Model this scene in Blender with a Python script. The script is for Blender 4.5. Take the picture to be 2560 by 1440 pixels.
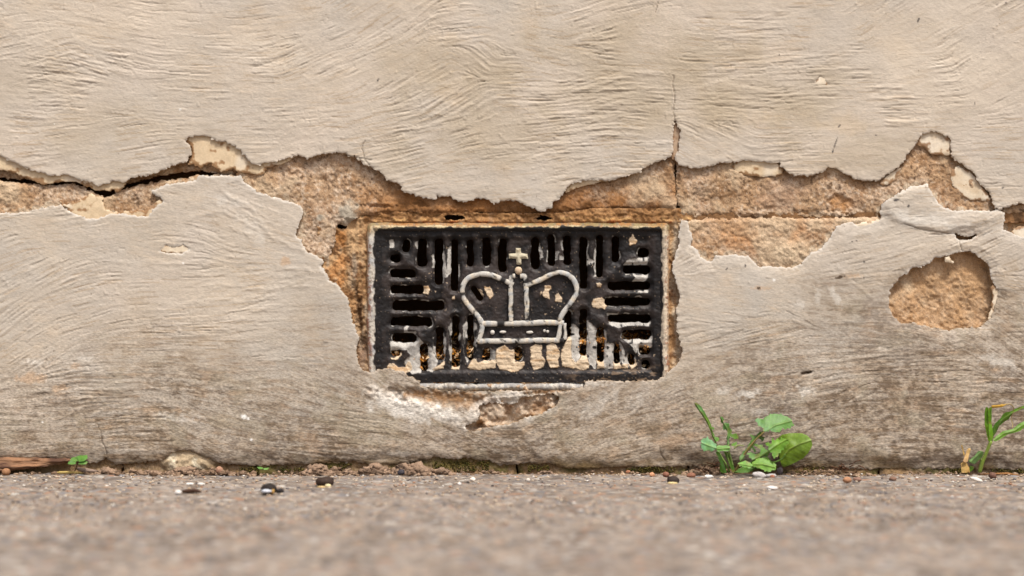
import bpy, bmesh, math, random
import numpy as np
from mathutils import Vector

SC = bpy.context.scene
for o in list(bpy.data.objects):
    bpy.data.objects.remove(o)
COL = SC.collection

# ------------------------------------------------------------------ camera, sky, sun, exposure
S = 0.0003            # metres of wall per photograph pixel
D = 1.40              # camera to wall
CAMZ = 0.1395         # camera height over the pavement
cam = bpy.data.cameras.new('camera')
cam.sensor_width = 36.0
cam.lens = 36.0 * D / (2560 * S)
cam.clip_start = 0.02
cam.clip_end = 200
cam.dof.use_dof = True
cam.dof.focus_distance = D
cam.dof.aperture_fstop = 3.8
cam.dof.aperture_blades = 7
co = bpy.data.objects.new('camera', cam)
co.location = (0, -D, CAMZ)
co.rotation_euler = (math.radians(90), 0, 0)
COL.objects.link(co)
SC.camera = co

SUN_EL, SUN_AZ = 62.0, 26.0       # degrees; azimuth measured from the camera side (-y) towards +x
wd = bpy.data.worlds.new('World')
SC.world = wd
wd.use_nodes = True
nt = wd.node_tree
bg = nt.nodes['Background']
sky = nt.nodes.new('ShaderNodeTexSky')
sky.sky_type = 'NISHITA'
sky.sun_disc = False
sky.sun_elevation = math.radians(SUN_EL)
sky.sun_rotation = math.radians(180 - SUN_AZ)
sky.air_density = 1.0
sky.dust_density = 6.0
sky.ozone_density = 0.6
nt.links.new(sky.outputs[0], bg.inputs[0])
bg.inputs[1].default_value = 0.085
sl = bpy.data.lights.new('sun', 'SUN')
sl.energy = 2.3
sl.angle = math.radians(9)
sl.color = (1.0, 0.97, 0.925)
so = bpy.data.objects.new('sun', sl)
_d = Vector((math.cos(math.radians(SUN_EL)) * math.sin(math.radians(SUN_AZ)),
             -math.cos(math.radians(SUN_EL)) * math.cos(math.radians(SUN_AZ)),
             math.sin(math.radians(SUN_EL))))
so.rotation_euler = _d.to_track_quat('Z', 'Y').to_euler()
so.location = _d * 5
COL.objects.link(so)
SC.view_settings.view_transform = 'Standard'
SC.view_settings.look = 'None'
SC.view_settings.exposure = 0.80
SC.view_settings.gamma = 1.0
SC.view_settings.use_curve_mapping = False
SC.cycles.use_denoising = True
SC.cycles.max_bounces = 8

# ------------------------------------------------------------------ numpy helpers
f32 = np.float32
_tabs = {}
def vnoise(x, y, seed):
    t = _tabs.get(seed)
    if t is None:
        t = _tabs[seed] = np.random.RandomState(seed).uniform(-1, 1, (256, 256)).astype(f32)
    x = np.asarray(x, f32); y = np.asarray(y, f32)
    xf = np.floor(x); yf = np.floor(y)
    u = x - xf; v = y - yf
    u = u * u * (3 - 2 * u); v = v * v * (3 - 2 * v)
    i = xf.astype(np.int32) & 255; j = yf.astype(np.int32) & 255
    i1 = (i + 1) & 255; j1 = (j + 1) & 255
    a = t[j, i]; b = t[j, i1]; c = t[j1, i]; d = t[j1, i1]
    return (a + (b - a) * u) * (1 - v) + (c + (d - c) * u) * v
def fbm(x, y, scale, octs, seed, gain=0.5):
    s = 0; a = 1.0; n = 0
    for k in range(octs):
        s = s + a * vnoise(x / scale + 17.3 * k, y / scale - 9.1 * k, seed + k)
        n += a; a *= gain; scale = scale / 2.03
    return s / n * 1.6
def sstep(a, b, x):
    t = np.clip((x - a) / (b - a), 0, 1)
    return t * t * (3 - 2 * t)
def lin(r, g, b, k=0.8):
    c = np.array([r, g, b], float) / 255.0
    return (np.where(c <= 0.04045, c / 12.92, ((c + 0.055) / 1.055) ** 2.4) * k).astype(f32)
def mixc(a, b, t):
    t = np.clip(t, 0, 1)[..., None]
    return a * (1 - t) + b * t
def sdf(pts, px, py):
    """signed distance to a polygon, positive inside"""
    p = np.array(pts, f32)
    q = np.roll(p, -1, 0)
    d2 = np.full(px.shape, 1e12, f32); ins = np.zeros(px.shape, bool)
    for (ax, ay), (bx, by) in zip(p, q):
        ex, ey = bx - ax, by - ay
        l2 = ex * ex + ey * ey
        if l2 < 1e-9: continue
        wx = px - ax; wy = py - ay
        t = np.clip((wx * ex + wy * ey) / l2, 0, 1)
        d2 = np.minimum(d2, (wx - ex * t) ** 2 + (wy - ey * t) ** 2)
        if ay != by:
            c = (ay <= py) != (by <= py)
            ins ^= c & ((wx - wy * (ex / ey)) < 0)
    d = np.sqrt(d2)
    return np.where(ins, d, -d)
def pld(pts, px, py):
    """distance to an open polyline"""
    d2 = np.full(px.shape, 1e12, f32)
    for (ax, ay), (bx, by) in zip(pts[:-1], pts[1:]):
        ex, ey = bx - ax, by - ay
        l2 = ex * ex + ey * ey + 1e-9
        wx = px - ax; wy = py - ay
        t = np.clip((wx * ex + wy * ey) / l2, 0, 1)
        d2 = np.minimum(d2, (wx - ex * t) ** 2 + (wy - ey * t) ** 2)
    return np.sqrt(d2)
def blob(px, py, cx, cy, rx, ry, rot=0.0, soft=0.5, rough=0.35, seed=5, nscale=None):
    """ragged elliptical spot, 1 in its middle and 0 outside"""
    c, s = math.cos(math.radians(rot)), math.sin(math.radians(rot))
    dx = px - cx; dy = -(py - cy)
    u = (dx * c + dy * s) / rx; v = (-dx * s + dy * c) / ry
    r = np.sqrt(u * u + v * v)
    r = r + rough * fbm(px, py, nscale or max(4.0, 0.7 * min(rx, ry)), 3, seed)
    return 1 - sstep(1 - soft, 1 + soft * 0.3, r)
def axis(lo, hi, step, flo=None, fhi=None, g=1.3):
    """fine samples lo..hi, growing cells out to flo / fhi"""
    a = list(np.arange(lo, hi + step * 0.5, step))
    if fhi is not None:
        d = step
        while a[-1] < fhi:
            d *= g; a.append(min(fhi, a[-1] + d))
    if flo is not None:
        d = step; b = []; v = lo
        while v > flo:
            d *= g; v = max(flo, v - d); b.append(v)
        a = b[::-1] + a
    return np.array(a, f32)

# ------------------------------------------------------------------ objects
def tag(o, label=None, cat=None, group=None, kind=None):
    if label: o['label'] = label
    if cat: o['category'] = cat
    if group: o['group'] = group
    if kind: o['kind'] = kind
    return o
def empty(name, loc, label, cat, group=None):
    o = bpy.data.objects.new(name, None)
    o.empty_display_size = 0.01
    o.location = loc
    COL.objects.link(o)
    return tag(o, label, cat, group)
def link(name, me, mat, parent=None):
    o = bpy.data.objects.new(name, me)
    COL.objects.link(o)
    if mat is not None: me.materials.append(mat)
    if parent is not None:
        o.parent = parent
        o.matrix_parent_inverse = parent_matrix(parent).inverted()
    return o
def parent_matrix(p):
    from mathutils import Matrix
    m = Matrix.LocRotScale(p.location, p.rotation_euler, p.scale)
    if p.parent is not None:
        m = parent_matrix(p.parent) @ p.matrix_parent_inverse @ m
    return m
def raw_mesh(name, co_, loops, starts, smooth, col=None, grain=None):
    me = bpy.data.meshes.new(name)
    me.vertices.add(len(co_)); me.vertices.foreach_set('co', np.ascontiguousarray(co_, f32).ravel())
    me.loops.add(len(loops)); me.loops.foreach_set('vertex_index', np.ascontiguousarray(loops, np.int32))
    me.polygons.add(len(starts)); me.polygons.foreach_set('loop_start', np.ascontiguousarray(starts, np.int32))
    me.polygons.foreach_set('use_smooth', np.ascontiguousarray(smooth, bool))
    if col is not None:
        at = me.color_attributes.new('albedo', 'FLOAT_COLOR', 'POINT')
        c4 = np.ones((len(co_), 4), f32); c4[:, :3] = np.clip(col, 0.002, 0.95)
        if grain is not None: c4[:, 3] = grain
        at.data.foreach_set('color', c4.ravel())
    me.update(calc_edges=True)
    me.validate()
    return me
def layer(name, parent, mat, xs, zs, sd, y, col, thick, back=False, persp=False, edge_col=None, grain=None):
    """A slab cut to the outline sd > 0: its front follows y (metres, minus = towards the street),
    its ragged rim runs back by `thick`."""
    R, C = sd.shape
    PX, PY = np.meshgrid(xs, zs)
    gy, gx = np.gradient(sd, zs, xs)
    g2 = np.maximum(gx * gx + gy * gy, 0.35)
    cell = np.maximum(np.gradient(xs)[None, :], np.gradient(zs)[:, None])
    near = np.abs(sd) < 0.72 * cell
    PX = np.where(near, PX - sd * gx / g2, PX); PY = np.where(near, PY - sd * gy / g2, PY)
    ins = sd > -0.72 * cell
    mx = np.maximum(np.maximum(sd[:-1, :-1], sd[1:, :-1]), np.maximum(sd[:-1, 1:], sd[1:, 1:]))
    F = ins[:-1, :-1] & ins[1:, :-1] & ins[:-1, 1:] & ins[1:, 1:] & (mx > 0.1 * cell[:-1, :-1])
    if not F.any(): return None
    used = np.zeros((R, C), bool)
    used[:-1, :-1] |= F; used[1:, :-1] |= F; used[:-1, 1:] |= F; used[1:, 1:] |= F
    idx = np.cumsum(used.ravel()).reshape(R, C) - 1
    def world(px, py, yy):
        k = (D + yy) / D if persp else 1.0
        return np.stack([(px - 1280) * S * k, yy, CAMZ + (720 - py) * S * k], -1)
    y = np.broadcast_to(y, (R, C))
    V = world(PX[used], PY[used], y[used])
    col = np.broadcast_to(col, (R, C, 3)); K = col[used]
    q = np.stack([idx[:-1, :-1][F], idx[1:, :-1][F], idx[1:, 1:][F], idx[:-1, 1:][F]], -1)
    Fp = np.pad(F, 1)
    e = []
    for i, j in [(0, 0)]:
        up = F & ~Fp[:-2, 1:-1]; dn = F & ~Fp[2:, 1:-1]; lf = F & ~Fp[1:-1, :-2]; rt = F & ~Fp[1:-1, 2:]
        e.append(np.stack([idx[:-1, 1:][up], idx[:-1, :-1][up]], -1))
        e.append(np.stack([idx[1:, :-1][dn], idx[1:, 1:][dn]], -1))
        e.append(np.stack([idx[:-1, :-1][lf], idx[1:, :-1][lf]], -1))
        e.append(np.stack([idx[1:, 1:][rt], idx[:-1, 1:][rt]], -1))
    e = np.concatenate(e)
    n = len(V)
    verts = [V]; cols = [K]; faces = [q]; sm = [np.ones(len(q), bool)]
    ub, inv = np.unique(e.ravel(), return_inverse=True); inv = inv.reshape(-1, 2)
    rim = V[ub]; m = len(ub)
    bk = rim.copy()
    bk[:, 1] += thick
    rc = K[ub] if edge_col is None else np.broadcast_to(edge_col, (m, 3)) * (0.85 + 0.3 * np.random.RandomState(3).rand(m, 1))
    verts += [rim, bk]; cols += [rc, rc]
    faces.append(np.stack([n + inv[:, 1], n + inv[:, 0], n + m + inv[:, 0], n + m + inv[:, 1]], -1)); sm.append(np.zeros(len(inv), bool))
    if back:
        b = V.copy(); b[:, 1] += thick
        verts.append(b); cols.append(K); faces.append(q[:, ::-1] + n + 2 * m); sm.append(np.ones(len(q), bool))
    fa = np.concatenate(faces)
    gr = None
    if grain is not None:
        g_ = np.broadcast_to(grain, (R, C))[used]
        gr = np.concatenate([g_, g_[ub], g_[ub]] + ([g_] if back else []))
    me = raw_mesh(name, np.concatenate(verts), fa.ravel(), np.arange(len(fa)) * 4, np.concatenate(sm), np.concatenate(cols), gr)
    return link(name, me, mat, parent)
def W(px, py, y=0.0):
    k = (D + y) / D
    return Vector(((px - 1280) * S * k, y, CAMZ + (720 - py) * S * k))
def gy_of(py):
    return D * (465.0 / (py - 720.0) - 1.0)
def tube_mesh(name, pts, rad, col, n=8, flat=1.0, jitter=0.0, seed=0):
    """pts = world points, rad = radius per point; flat squashes along y"""
    rs = np.random.RandomState(seed)
    P = np.array([tuple(p) for p in pts], float); N = len(P)
    rad = np.broadcast_to(rad, (N,))
    T = np.gradient(P, axis=0); T /= np.linalg.norm(T, axis=1)[:, None] + 1e-12
    V = []; cl = []
    col = np.broadcast_to(np.asarray(col, f32), (N, 3))
    for i in range(N):
        t = T[i]
        a = np.array([0, 1.0, 0]) if abs(t[1]) < 0.9 else np.array([1.0, 0, 0])
        u = np.cross(t, a); u /= np.linalg.norm(u)
        w = np.cross(t, u)
        for k in range(n):
            an = 2 * math.pi * k / n
            r = rad[i] * (1 + jitter * rs.uniform(-1, 1))
            V.append(P[i] + u * math.cos(an) * r + w * math.sin(an) * r * flat); cl.append(col[i])
    f = []
    for i in range(N - 1):
        for k in range(n):
            f.append((i * n + k, i * n + (k + 1) % n, (i + 1) * n + (k + 1) % n, (i + 1) * n + k))
    V.append(P[0]); V.append(P[-1]); cl += [col[0], col[-1]]
    a0, a1 = len(V) - 2, len(V) - 1
    tri = []
    for k in range(n):
        tri.append((a0, (k + 1) % n, k)); tri.append((a1, (N - 1) * n + k, (N - 1) * n + (k + 1) % n))
    loops = [i for q in f for i in q] + [i for q in tri for i in q]
    starts = list(range(0, len(f) * 4, 4)) + [len(f) * 4 + 3 * i for i in range(len(tri))]
    return raw_mesh(name, np.array(V), loops, starts, np.ones(len(starts), bool), np.array(cl))
def smooth_path(pts, n):
    """Catmull-Rom through 2-D points"""
    p = [np.array(q, float) for q in pts]
    p = [2 * p[0] - p[1]] + p + [2 * p[-1] - p[-2]]
    out = []
    for i in range(1, len(p) - 2):
        for k in range(n):
            t = k / n
            a, b, c, d = p[i - 1], p[i], p[i + 1], p[i + 2]
            out.append(0.5 * (2 * b + (c - a) * t + (2 * a - 5 * b + 4 * c - d) * t * t + (3 * b - a - 3 * c + d) * t ** 3))
    out.append(p[-2])
    return out
_ico = {}
def ico(sub):
    if sub not in _ico:
        bm = bmesh.new(); bmesh.ops.create_icosphere(bm, subdivisions=sub, radius=1.0)
        bm.verts.ensure_lookup_table()
        _ico[sub] = (np.array([v.co[:] for v in bm.verts]), np.array([[v.index for v in f.verts] for f in bm.faces]))
        bm.free()
    return _ico[sub]
def lump(sub, rx, ry, rz, rough, seed, freq=1.6):
    V, F = ico(sub)
    n = fbm(V[:, 0] * 10 * freq + V[:, 2] * 6.1 + seed * 3.7, V[:, 1] * 10 * freq - V[:, 2] * 7.3 + seed * 1.9, 10, 3, 40 + seed % 7)
    V = V * (1 + rough * n)[:, None] * np.array([rx, ry, rz])
    return V, F
def lumps_mesh(name, items):
    """items: (V, F, colour) joined"""
    v = []; f = []; c = []; n = 0
    for V, F, k in items:
        v.append(V); f.append(F + n); n += len(V)
        k = np.asarray(k, f32); c.append(np.broadcast_to(k, (len(V), 3)))
    f = np.concatenate(f)
    return raw_mesh(name, np.concatenate(v), f.ravel(), np.arange(len(f)) * 3, np.ones(len(f), bool), np.concatenate(c))

# ------------------------------------------------------------------ materials
def material(name, rough=0.85, spec=0.3, nscale=(900, 900, 900), namount=0.25, bump=0.3, bscale=1500, bdist=0.0004,
             translucent=0.0, coat=0.0, rough_var=0.1):
    m = bpy.data.materials.new(name); m.use_nodes = True
    t = m.node_tree; N = t.nodes; L = t.links
    b = N['Principled BSDF']; out = N['Material Output']
    at = N.new('ShaderNodeAttribute'); at.attribute_name = 'albedo'
    tc = N.new('ShaderNodeTexCoord')
    mp = N.new('ShaderNodeMapping'); mp.inputs['Scale'].default_value = nscale
    L.new(tc.outputs['Object'], mp.inputs['Vector'])
    no = N.new('ShaderNodeTexNoise'); no.inputs['Scale'].default_value = 1.0
    no.inputs['Detail'].default_value = 3.0; no.inputs['Roughness'].default_value = 0.65
    L.new(mp.outputs[0], no.inputs['Vector'])
    mr0 = N.new('ShaderNodeMapRange')
    mr0.inputs['From Min'].default_value = 0.28; mr0.inputs['From Max'].default_value = 0.72
    mr0.inputs['To Min'].default_value = -namount; mr0.inputs['To Max'].default_value = namount
    L.new(no.outputs['Fac'], mr0.inputs['Value'])
    mr = N.new('ShaderNodeMath'); mr.operation = 'MULTIPLY_ADD'; mr.inputs[2].default_value = 1.0
    L.new(mr0.outputs[0], mr.inputs[0]); L.new(at.outputs['Alpha'], mr.inputs[1])
    mul = N.new('ShaderNodeVectorMath'); mul.operation = 'SCALE'
    L.new(at.outputs['Color'], mul.inputs[0]); L.new(mr.outputs[0], mul.inputs['Scale'])
    L.new(mul.outputs[0], b.inputs['Base Color'])
    rr = N.new('ShaderNodeMapRange')
    rr.inputs['To Min'].default_value = max(0.05, rough - rough_var); rr.inputs['To Max'].default_value = min(1, rough + rough_var)
    L.new(no.outputs['Fac'], rr.inputs['Value']); L.new(rr.outputs[0], b.inputs['Roughness'])
    b.inputs['Specular IOR Level'].default_value = spec
    if coat: b.inputs['Coat Weight'].default_value = coat; b.inputs['Coat Roughness'].default_value = 0.35
    n2 = N.new('ShaderNodeTexNoise'); n2.inputs['Detail'].default_value = 4.0; n2.inputs['Roughness'].default_value = 0.6
    mp2 = N.new('ShaderNodeMapping')
    mp2.inputs['Scale'].default_value = (bscale, bscale, bscale) if not isinstance(bscale, tuple) else bscale
    L.new(tc.outputs['Object'], mp2.inputs['Vector']); L.new(mp2.outputs[0], n2.inputs['Vector']); n2.inputs['Scale'].default_value = 1.0
    bu = N.new('ShaderNodeBump'); bu.inputs['Strength'].default_value = bump; bu.inputs['Distance'].default_value = bdist
    L.new(n2.outputs['Fac'], bu.inputs['Height']); L.new(bu.outputs[0], b.inputs['Normal'])
    if translucent:
        tr = N.new('ShaderNodeBsdfTranslucent'); L.new(mul.outputs[0], tr.inputs['Color'])
        mx = N.new('ShaderNodeMixShader'); mx.inputs[0].default_value = translucent
        L.new(b.outputs[0], mx.inputs[1]); L.new(tr.outputs[0], mx.inputs[2]); L.new(mx.outputs[0], out.inputs['Surface'])
    return m
M_PLASTER = material('painted_plaster', 0.8, 0.25, (420, 900, 1150), 0.55, 0.55, (420, 1500, 1700), 0.0004)
M_UNDER = material('old_cream_paint', 0.75, 0.3, (700, 900, 900), 0.10, 0.3, 1400, 0.0002)
M_STONE = material('sandstone', 0.92, 0.2, (1300, 1300, 1300), 0.35, 0.6, 1700, 0.0005)
M_MORTAR = material('rusty_mortar', 0.9, 0.2, (900, 900, 1100), 0.35, 0.6, 1500, 0.0005)
M_IRON = material('painted_iron', 0.55, 0.28, (1500, 1500, 1500), 0.25, 0.35, 1300, 0.0003)
M_RIM = material('weathered_rim_paint', 0.7, 0.3, (1200, 1200, 1200), 0.22, 0.5, 1500, 0.0003)
M_GROUND = material('pavement_concrete', 0.9, 0.25, (1400, 1400, 1400), 0.28, 0.6, 1600, 0.0005)
M_LEAF = material('leaf_green', 0.5, 0.4, (900, 900, 900), 0.14, 0.25, 1500, 0.0002, translucent=0.3)
M_DRY = material('dry_plant', 0.8, 0.2, (900, 900, 900), 0.2, 0.3, 1500, 0.0002, translucent=0.2)
M_SOIL = material('crumbly_soil', 0.95, 0.15, (1800, 1800, 1800), 0.4, 0.6, 1800, 0.0005)
M_CHIP = material('small_litter', 0.75, 0.3, (1500, 1500, 1500), 0.25, 0.4, 1500, 0.0003)
M_WOOD = material('rotten_wood', 0.85, 0.2, (250, 1500, 1800), 0.35, 0.6, (300, 1500, 2000), 0.0005)
M_MOSS = material('moss_green', 0.95, 0.1, (1500, 1500, 1500), 0.4, 0.4, 1800, 0.0004)

# ------------------------------------------------------------------ brush marks: line integral convolution along a stroke field
RX0, RY0, RS = -120.0, -100.0, 2.0
RW, RH = 1400, 690
STROKES = [
 (150,30,-12),(300,80,-12),(550,100,-8),(690,60,10),(80,100,15),(260,150,-22),(250,230,-12),(100,170,-14),(400,240,-6),(600,200,0),
 (780,120,25),(830,100,22),(700,290,3),(150,330,5),(300,340,12),(600,330,0),(30,250,-8),(480,60,-6),
 (900,60,33),(1000,50,36),(950,110,28),(1000,190,33),(1100,170,30),(1150,90,10),(1250,70,-20),(1400,100,-15),(1450,70,18),(1550,40,18),
 (1600,120,-8),(1500,140,-10),(1650,150,-8),(1350,130,-18),(1400,250,0),(1300,200,3),(1550,240,-3),(1150,250,30),(1000,300,15),
 (1100,330,18),(1400,330,5),(1600,340,-10),(1640,370,-4),(1180,140,-40),(1250,400,6),(1450,420,8),
 (1800,50,-2),(2000,60,0),(2000,150,0),(2200,20,38),(2350,60,35),(2450,50,30),(2300,150,5),(2450,150,35),(2500,230,25),(1900,200,0),
 (2100,200,-3),(2300,250,-3),(1750,260,-5),(1750,350,-32),(2000,350,0),(2500,330,5),(2400,300,5),(2150,390,0),
 (60,620,25),(60,700,30),(100,580,5),(300,560,10),(500,530,-20),(600,560,-25),(700,540,-15),(650,600,-12),(400,650,-3),(60,830,35),
 (200,760,20),(400,720,-3),(600,730,8),(700,760,5),(800,800,5),(400,850,0),(300,950,0),(200,1010,12),(600,960,5),(500,1010,-8),
 (800,1000,-15),(700,1080,-10),(100,1100,3),(400,1120,0),
 (1740,700,-20),(1720,640,30),(1800,760,-15),(1800,840,20),(1950,830,20),(2000,760,-30),(1750,930,30),(1850,880,15),(2100,870,0),
 (2200,800,-10),(2150,700,12),(2300,620,22),(2500,640,25),(2520,720,-10),(2500,820,-5),(2400,900,0),(2150,600,15),(2000,640,20),
 (2300,1000,0),(2100,1020,32),(2500,1100,0),(2250,1130,0),(1750,1080,8),(1900,1000,20),(2000,950,10),
 (1000,1110,-3),(1200,1080,0),(1400,1100,28),(1600,1080,22),(1500,1000,38),(1000,1050,-18),(2350,520,-3)]
rxs = RX0 + RS * np.arange(RW, dtype=f32); rys = RY0 + RS * np.arange(RH, dtype=f32)
RPX, RPY = np.meshgrid(rxs, rys)
def stroke_field():
    cx, cy = np.meshgrid(RX0 + 12 * np.arange(RW // 6 + 2, dtype=f32), RY0 + 12 * np.arange(RH // 6 + 2, dtype=f32))
    wx_ = cx + 30 * fbm(cx, cy, 90, 2, 72); wy_ = cy + 18 * fbm(cx, cy, 70, 2, 74)
    a = np.zeros_like(cx); b = np.zeros_like(cx)
    for x, y, d in STROKES:
        w = 1 / (((wx_ - x) ** 2 + 1.8 * (wy_ - y) ** 2) + 300) ** 7
        t = math.radians(d * (0.7 if abs(d) < 24 else 0.92)) * 2
        w = w * 1e20
        a += w * math.cos(t); b += w * math.sin(t)
    th = 0.5 * np.arctan2(b, a)
    th = th + 0.05 * fbm(cx, cy, 60, 2, 71)
    th = th.repeat(6, 0).repeat(6, 1)[:RH, :RW]
    return box(th, 3)
def box(a, r):
    for ax in (0, 1):
        p = np.pad(a, [(r, r) if k == ax else (0, 0) for k in (0, 1)], mode='edge')
        c = np.cumsum(p.astype(np.float64), ax)
        c = np.concatenate([np.zeros_like(c.take([0], ax)), c], ax)
        n = 2 * r + 1
        a = ((c.take(range(n, c.shape[ax]), ax) - c.take(range(0, c.shape[ax] - n), ax)) / n).astype(f32)
    return a
def lic(th, noise, Lh):
    vx = np.cos(th).ravel().astype(f32); vy = -np.sin(th).ravel().astype(f32); nz = noise.ravel().astype(f32)
    jx, jy = np.meshgrid(np.arange(RW, dtype=f32), np.arange(RH, dtype=f32))
    acc = nz.copy()
    for sg in (1, -1):
        x = jx.ravel().copy(); y = jy.ravel().copy(); k = np.arange(RW * RH)
        for _ in range(Lh):
            x += sg * vx[k]; y += sg * vy[k]
            np.clip(x, 0, RW - 1, out=x); np.clip(y, 0, RH - 1, out=y)
            k = (y + 0.5).astype(np.int32) * RW + (x + 0.5).astype(np.int32)
            acc += nz[k]
    acc = acc.reshape(RH, RW)
    return ((acc - acc.mean()) / acc.std()).astype(f32)
TH = stroke_field()
_r = np.random.RandomState(11)
LIC_F = lic(TH, _r.rand(RH, RW), 18)
LIC_M = lic(TH + 0.08, box(_r.rand(RH, RW).astype(f32), 1), 34)
LIC_C = lic(TH - 0.06, box(_r.rand(RH, RW).astype(f32), 3), 24)
# sparse hard drag marks
_sp = (_r.rand(RH, RW) > 0.9985).astype(f32)
LIC_S = np.clip(lic(TH - 0.03, _sp, 18), 0, 6)
LIC_G = np.clip(lic(TH + 0.05, (_r.rand(RH, RW) > 0.9975).astype(f32), 13), 0, 6)
LIC_T = np.clip(lic(TH, (_r.rand(RH, RW) > 0.996).astype(f32), 11), 0, 4)   # tan scratches in the paint film
LIC_X = lic(0.5 * TH + 0.30, box(_r.rand(RH, RW).astype(f32), 1), 70)   # a second pass of the brush across the first
LIC_D = lic(TH, box(_r.rand(RH, RW).astype(f32), 2), 30)     # colour streaks, unrelated to the relief
def samp(r, px, py):
    x = np.clip((px - RX0) / RS, 0, RW - 1.001); y = np.clip((py - RY0) / RS, 0, RH - 1.001)
    i = x.astype(np.int32); j = y.astype(np.int32); u = x - i; v = y - j
    return (r[j, i] * (1 - u) + r[j, i + 1] * u) * (1 - v) + (r[j + 1, i] * (1 - u) + r[j + 1, i + 1] * u) * v

# ------------------------------------------------------------------ outlines read off the wall
FAR = 9000
UP_EDGE = [(-FAR,386),(-60,376),(0,388),(20,400),(60,418),(75,427),(100,430),(115,437),(140,440),(170,438),(200,450),(225,457),(245,464),(270,458),
 (285,452),(315,455),(325,447),(345,442),(370,440),(400,428),(420,420),(430,415),(450,410),(468,406),(470,398),(478,385),(478,370),(470,358),
 (462,352),(470,346),(485,342),(510,338),(525,342),(538,352),(565,356),(585,365),(602,377),(612,392),(622,405),(632,412),(650,413),(665,408),
 (685,404),(705,400),(722,395),(732,392),(745,389),(768,397),(785,393),(805,385),(825,384),(845,380),(865,384),(868,390),(885,390),(893,397),
 (905,405),(920,414),(935,424),(955,430),(960,440),(975,452),(995,460),(1005,468),(1008,480),(1030,485),(1060,494),(1075,498),(1085,498),
 (1092,490),(1110,492),(1125,488),(1133,498),(1145,504),(1160,505),(1185,500),(1195,494),(1215,496),(1222,500),(1230,507),(1248,509),(1252,504),
 (1275,502),(1297,503),(1310,510),(1325,516),(1340,525),(1352,528),(1368,522),(1380,518),(1383,506),(1395,498),(1412,480),(1420,468),(1435,458),
 (1460,452),(1490,449),(1510,452),(1530,450),(1548,445),(1575,437),(1600,432),(1612,418),(1640,405),(1665,395),(1678,393),(1681,388),(1684,370),
 (1683,345),(1684,320),(1685,302),(1690,303),(1693,316),(1700,325),(1701,345),(1697,355),(1698,370),(1692,382),(1686,391),(1690,402),(1700,412),
 (1715,417),(1740,420),(1765,420),(1785,412),(1800,407),(1825,408),(1845,405),(1862,401),(1885,402),(1905,404),(1925,406),(1945,409),(1950,403),
 (1952,415),(1960,425),(1970,432),(1985,440),(2000,438),(2020,441),(2035,436),(2050,430),(2065,427),(2065,415),(2085,420),(2100,427),(2115,434),
 (2135,443),(2150,450),(2170,453),(2195,452),(2210,442),(2230,430),(2248,418),(2258,405),(2265,392),(2278,372),(2290,362),(2297,345),(2305,332),
 (2325,330),(2345,332),(2360,340),(2370,338),(2378,350),(2378,370),(2378,392),(2390,400),(2405,410),(2420,423),(2437,433),(2443,450),(2452,462),
 (2470,478),(2478,492),(2485,510),(2488,521),(2500,522),(2515,520),(2530,512),(2545,508),(2560,508),(2640,505),(FAR,505)]
LOW_EDGE = [(-FAR,530),(-60,530),(0,532),(40,533),(65,530),(80,524),(110,520),(125,515),(150,512),(160,520),(185,533),(215,545),(240,548),(260,540),
 (280,532),(310,535),(340,540),(370,540),(378,528),(395,512),(410,503),(400,492),(385,486),(378,475),(400,468),(420,461),(440,457),(465,455),
 (490,450),(502,438),(525,440),(555,438),(580,442),(605,440),(610,455),(625,465),(640,477),(655,485),(680,492),(710,500),(735,505),(750,515),
 (758,530),(755,545),(748,560),(742,575),(740,590),(755,600),(758,618),(770,630),(790,640),(808,650),(812,660),(800,664),(815,680),(822,700),
 (835,708),(850,720),(865,740),(872,760),(878,790),(885,815),(893,835),(897,850),(890,862),(892,880),(893,900),(905,925),(925,932),(940,928),
 (965,921),(990,925),(1010,930),(1020,940),(1035,945),(1050,952),(1052,965),(1100,976),(1200,979),(1290,977),(1400,976),(1440,973),(1460,966),
 (1462,953),(1500,951),(1560,954),(1600,953),(1640,951),(1655,946),(1668,935),(1682,920),(1696,905),(1703,890),(1708,880),(1702,865),(1700,850),
 (1695,830),(1690,815),(1693,790),(1690,775),(1697,760),(1700,745),(1695,720),(1690,700),(1682,680),(1680,660),(1690,640),(1697,610),(1697,580),
 (1703,550),(1720,553),(1727,580),(1730,600),(1727,612),(1740,625),(1752,640),(1765,650),(1778,653),(1790,642),(1810,638),(1835,637),(1855,640),
 (1870,640),(1880,650),(1895,663),(1905,668),(1925,665),(1950,668),(1975,668),(1990,665),(2005,658),(2015,645),(2025,635),(2040,628),(2055,620),
 (2065,610),(2075,595),(2082,580),(2090,567),(2110,557),(2130,557),(2145,561),(2165,558),(2185,553),(2200,550),(2207,545),(2205,538),(2198,530),
 (2203,520),(2210,505),(2225,495),(2240,487),(2255,478),(2270,472),(2285,465),(2300,462),(2318,462),(2325,475),(2335,490),(2343,503),(2360,518),
 (2380,525),(2400,528),(2420,525),(2450,527),(2480,527),(2500,524),(2512,533),(2514,550),(2509,573),(2525,578),(2545,585),(2560,592),(2640,600),(FAR,600)]
FOOT = [(FAR,1176),(2640,1176),(2480,1174),(2300,1172),(2150,1174),(2050,1168),(1980,1166),(1900,1168),(1800,1167),(1700,1166),(1640,1168),(1570,1166),
 (1500,1172),(1420,1173),(1370,1158),(1320,1158),(1290,1162),(1240,1162),(1225,1150),(1190,1150),(1165,1143),(1130,1148),(1085,1142),(1070,1150),
 (1000,1160),(930,1165),(890,1154),(850,1157),(750,1161),(640,1164),(600,1162),(540,1156),(528,1150),(505,1139),(490,1133),(475,1128),(460,1126),
 (440,1129),(425,1134),(410,1146),(395,1152),(330,1160),(290,1162),(262,1146),(240,1160),(180,1150),(120,1145),(0,1145),(-60,1145),(-FAR,1145)]
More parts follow.
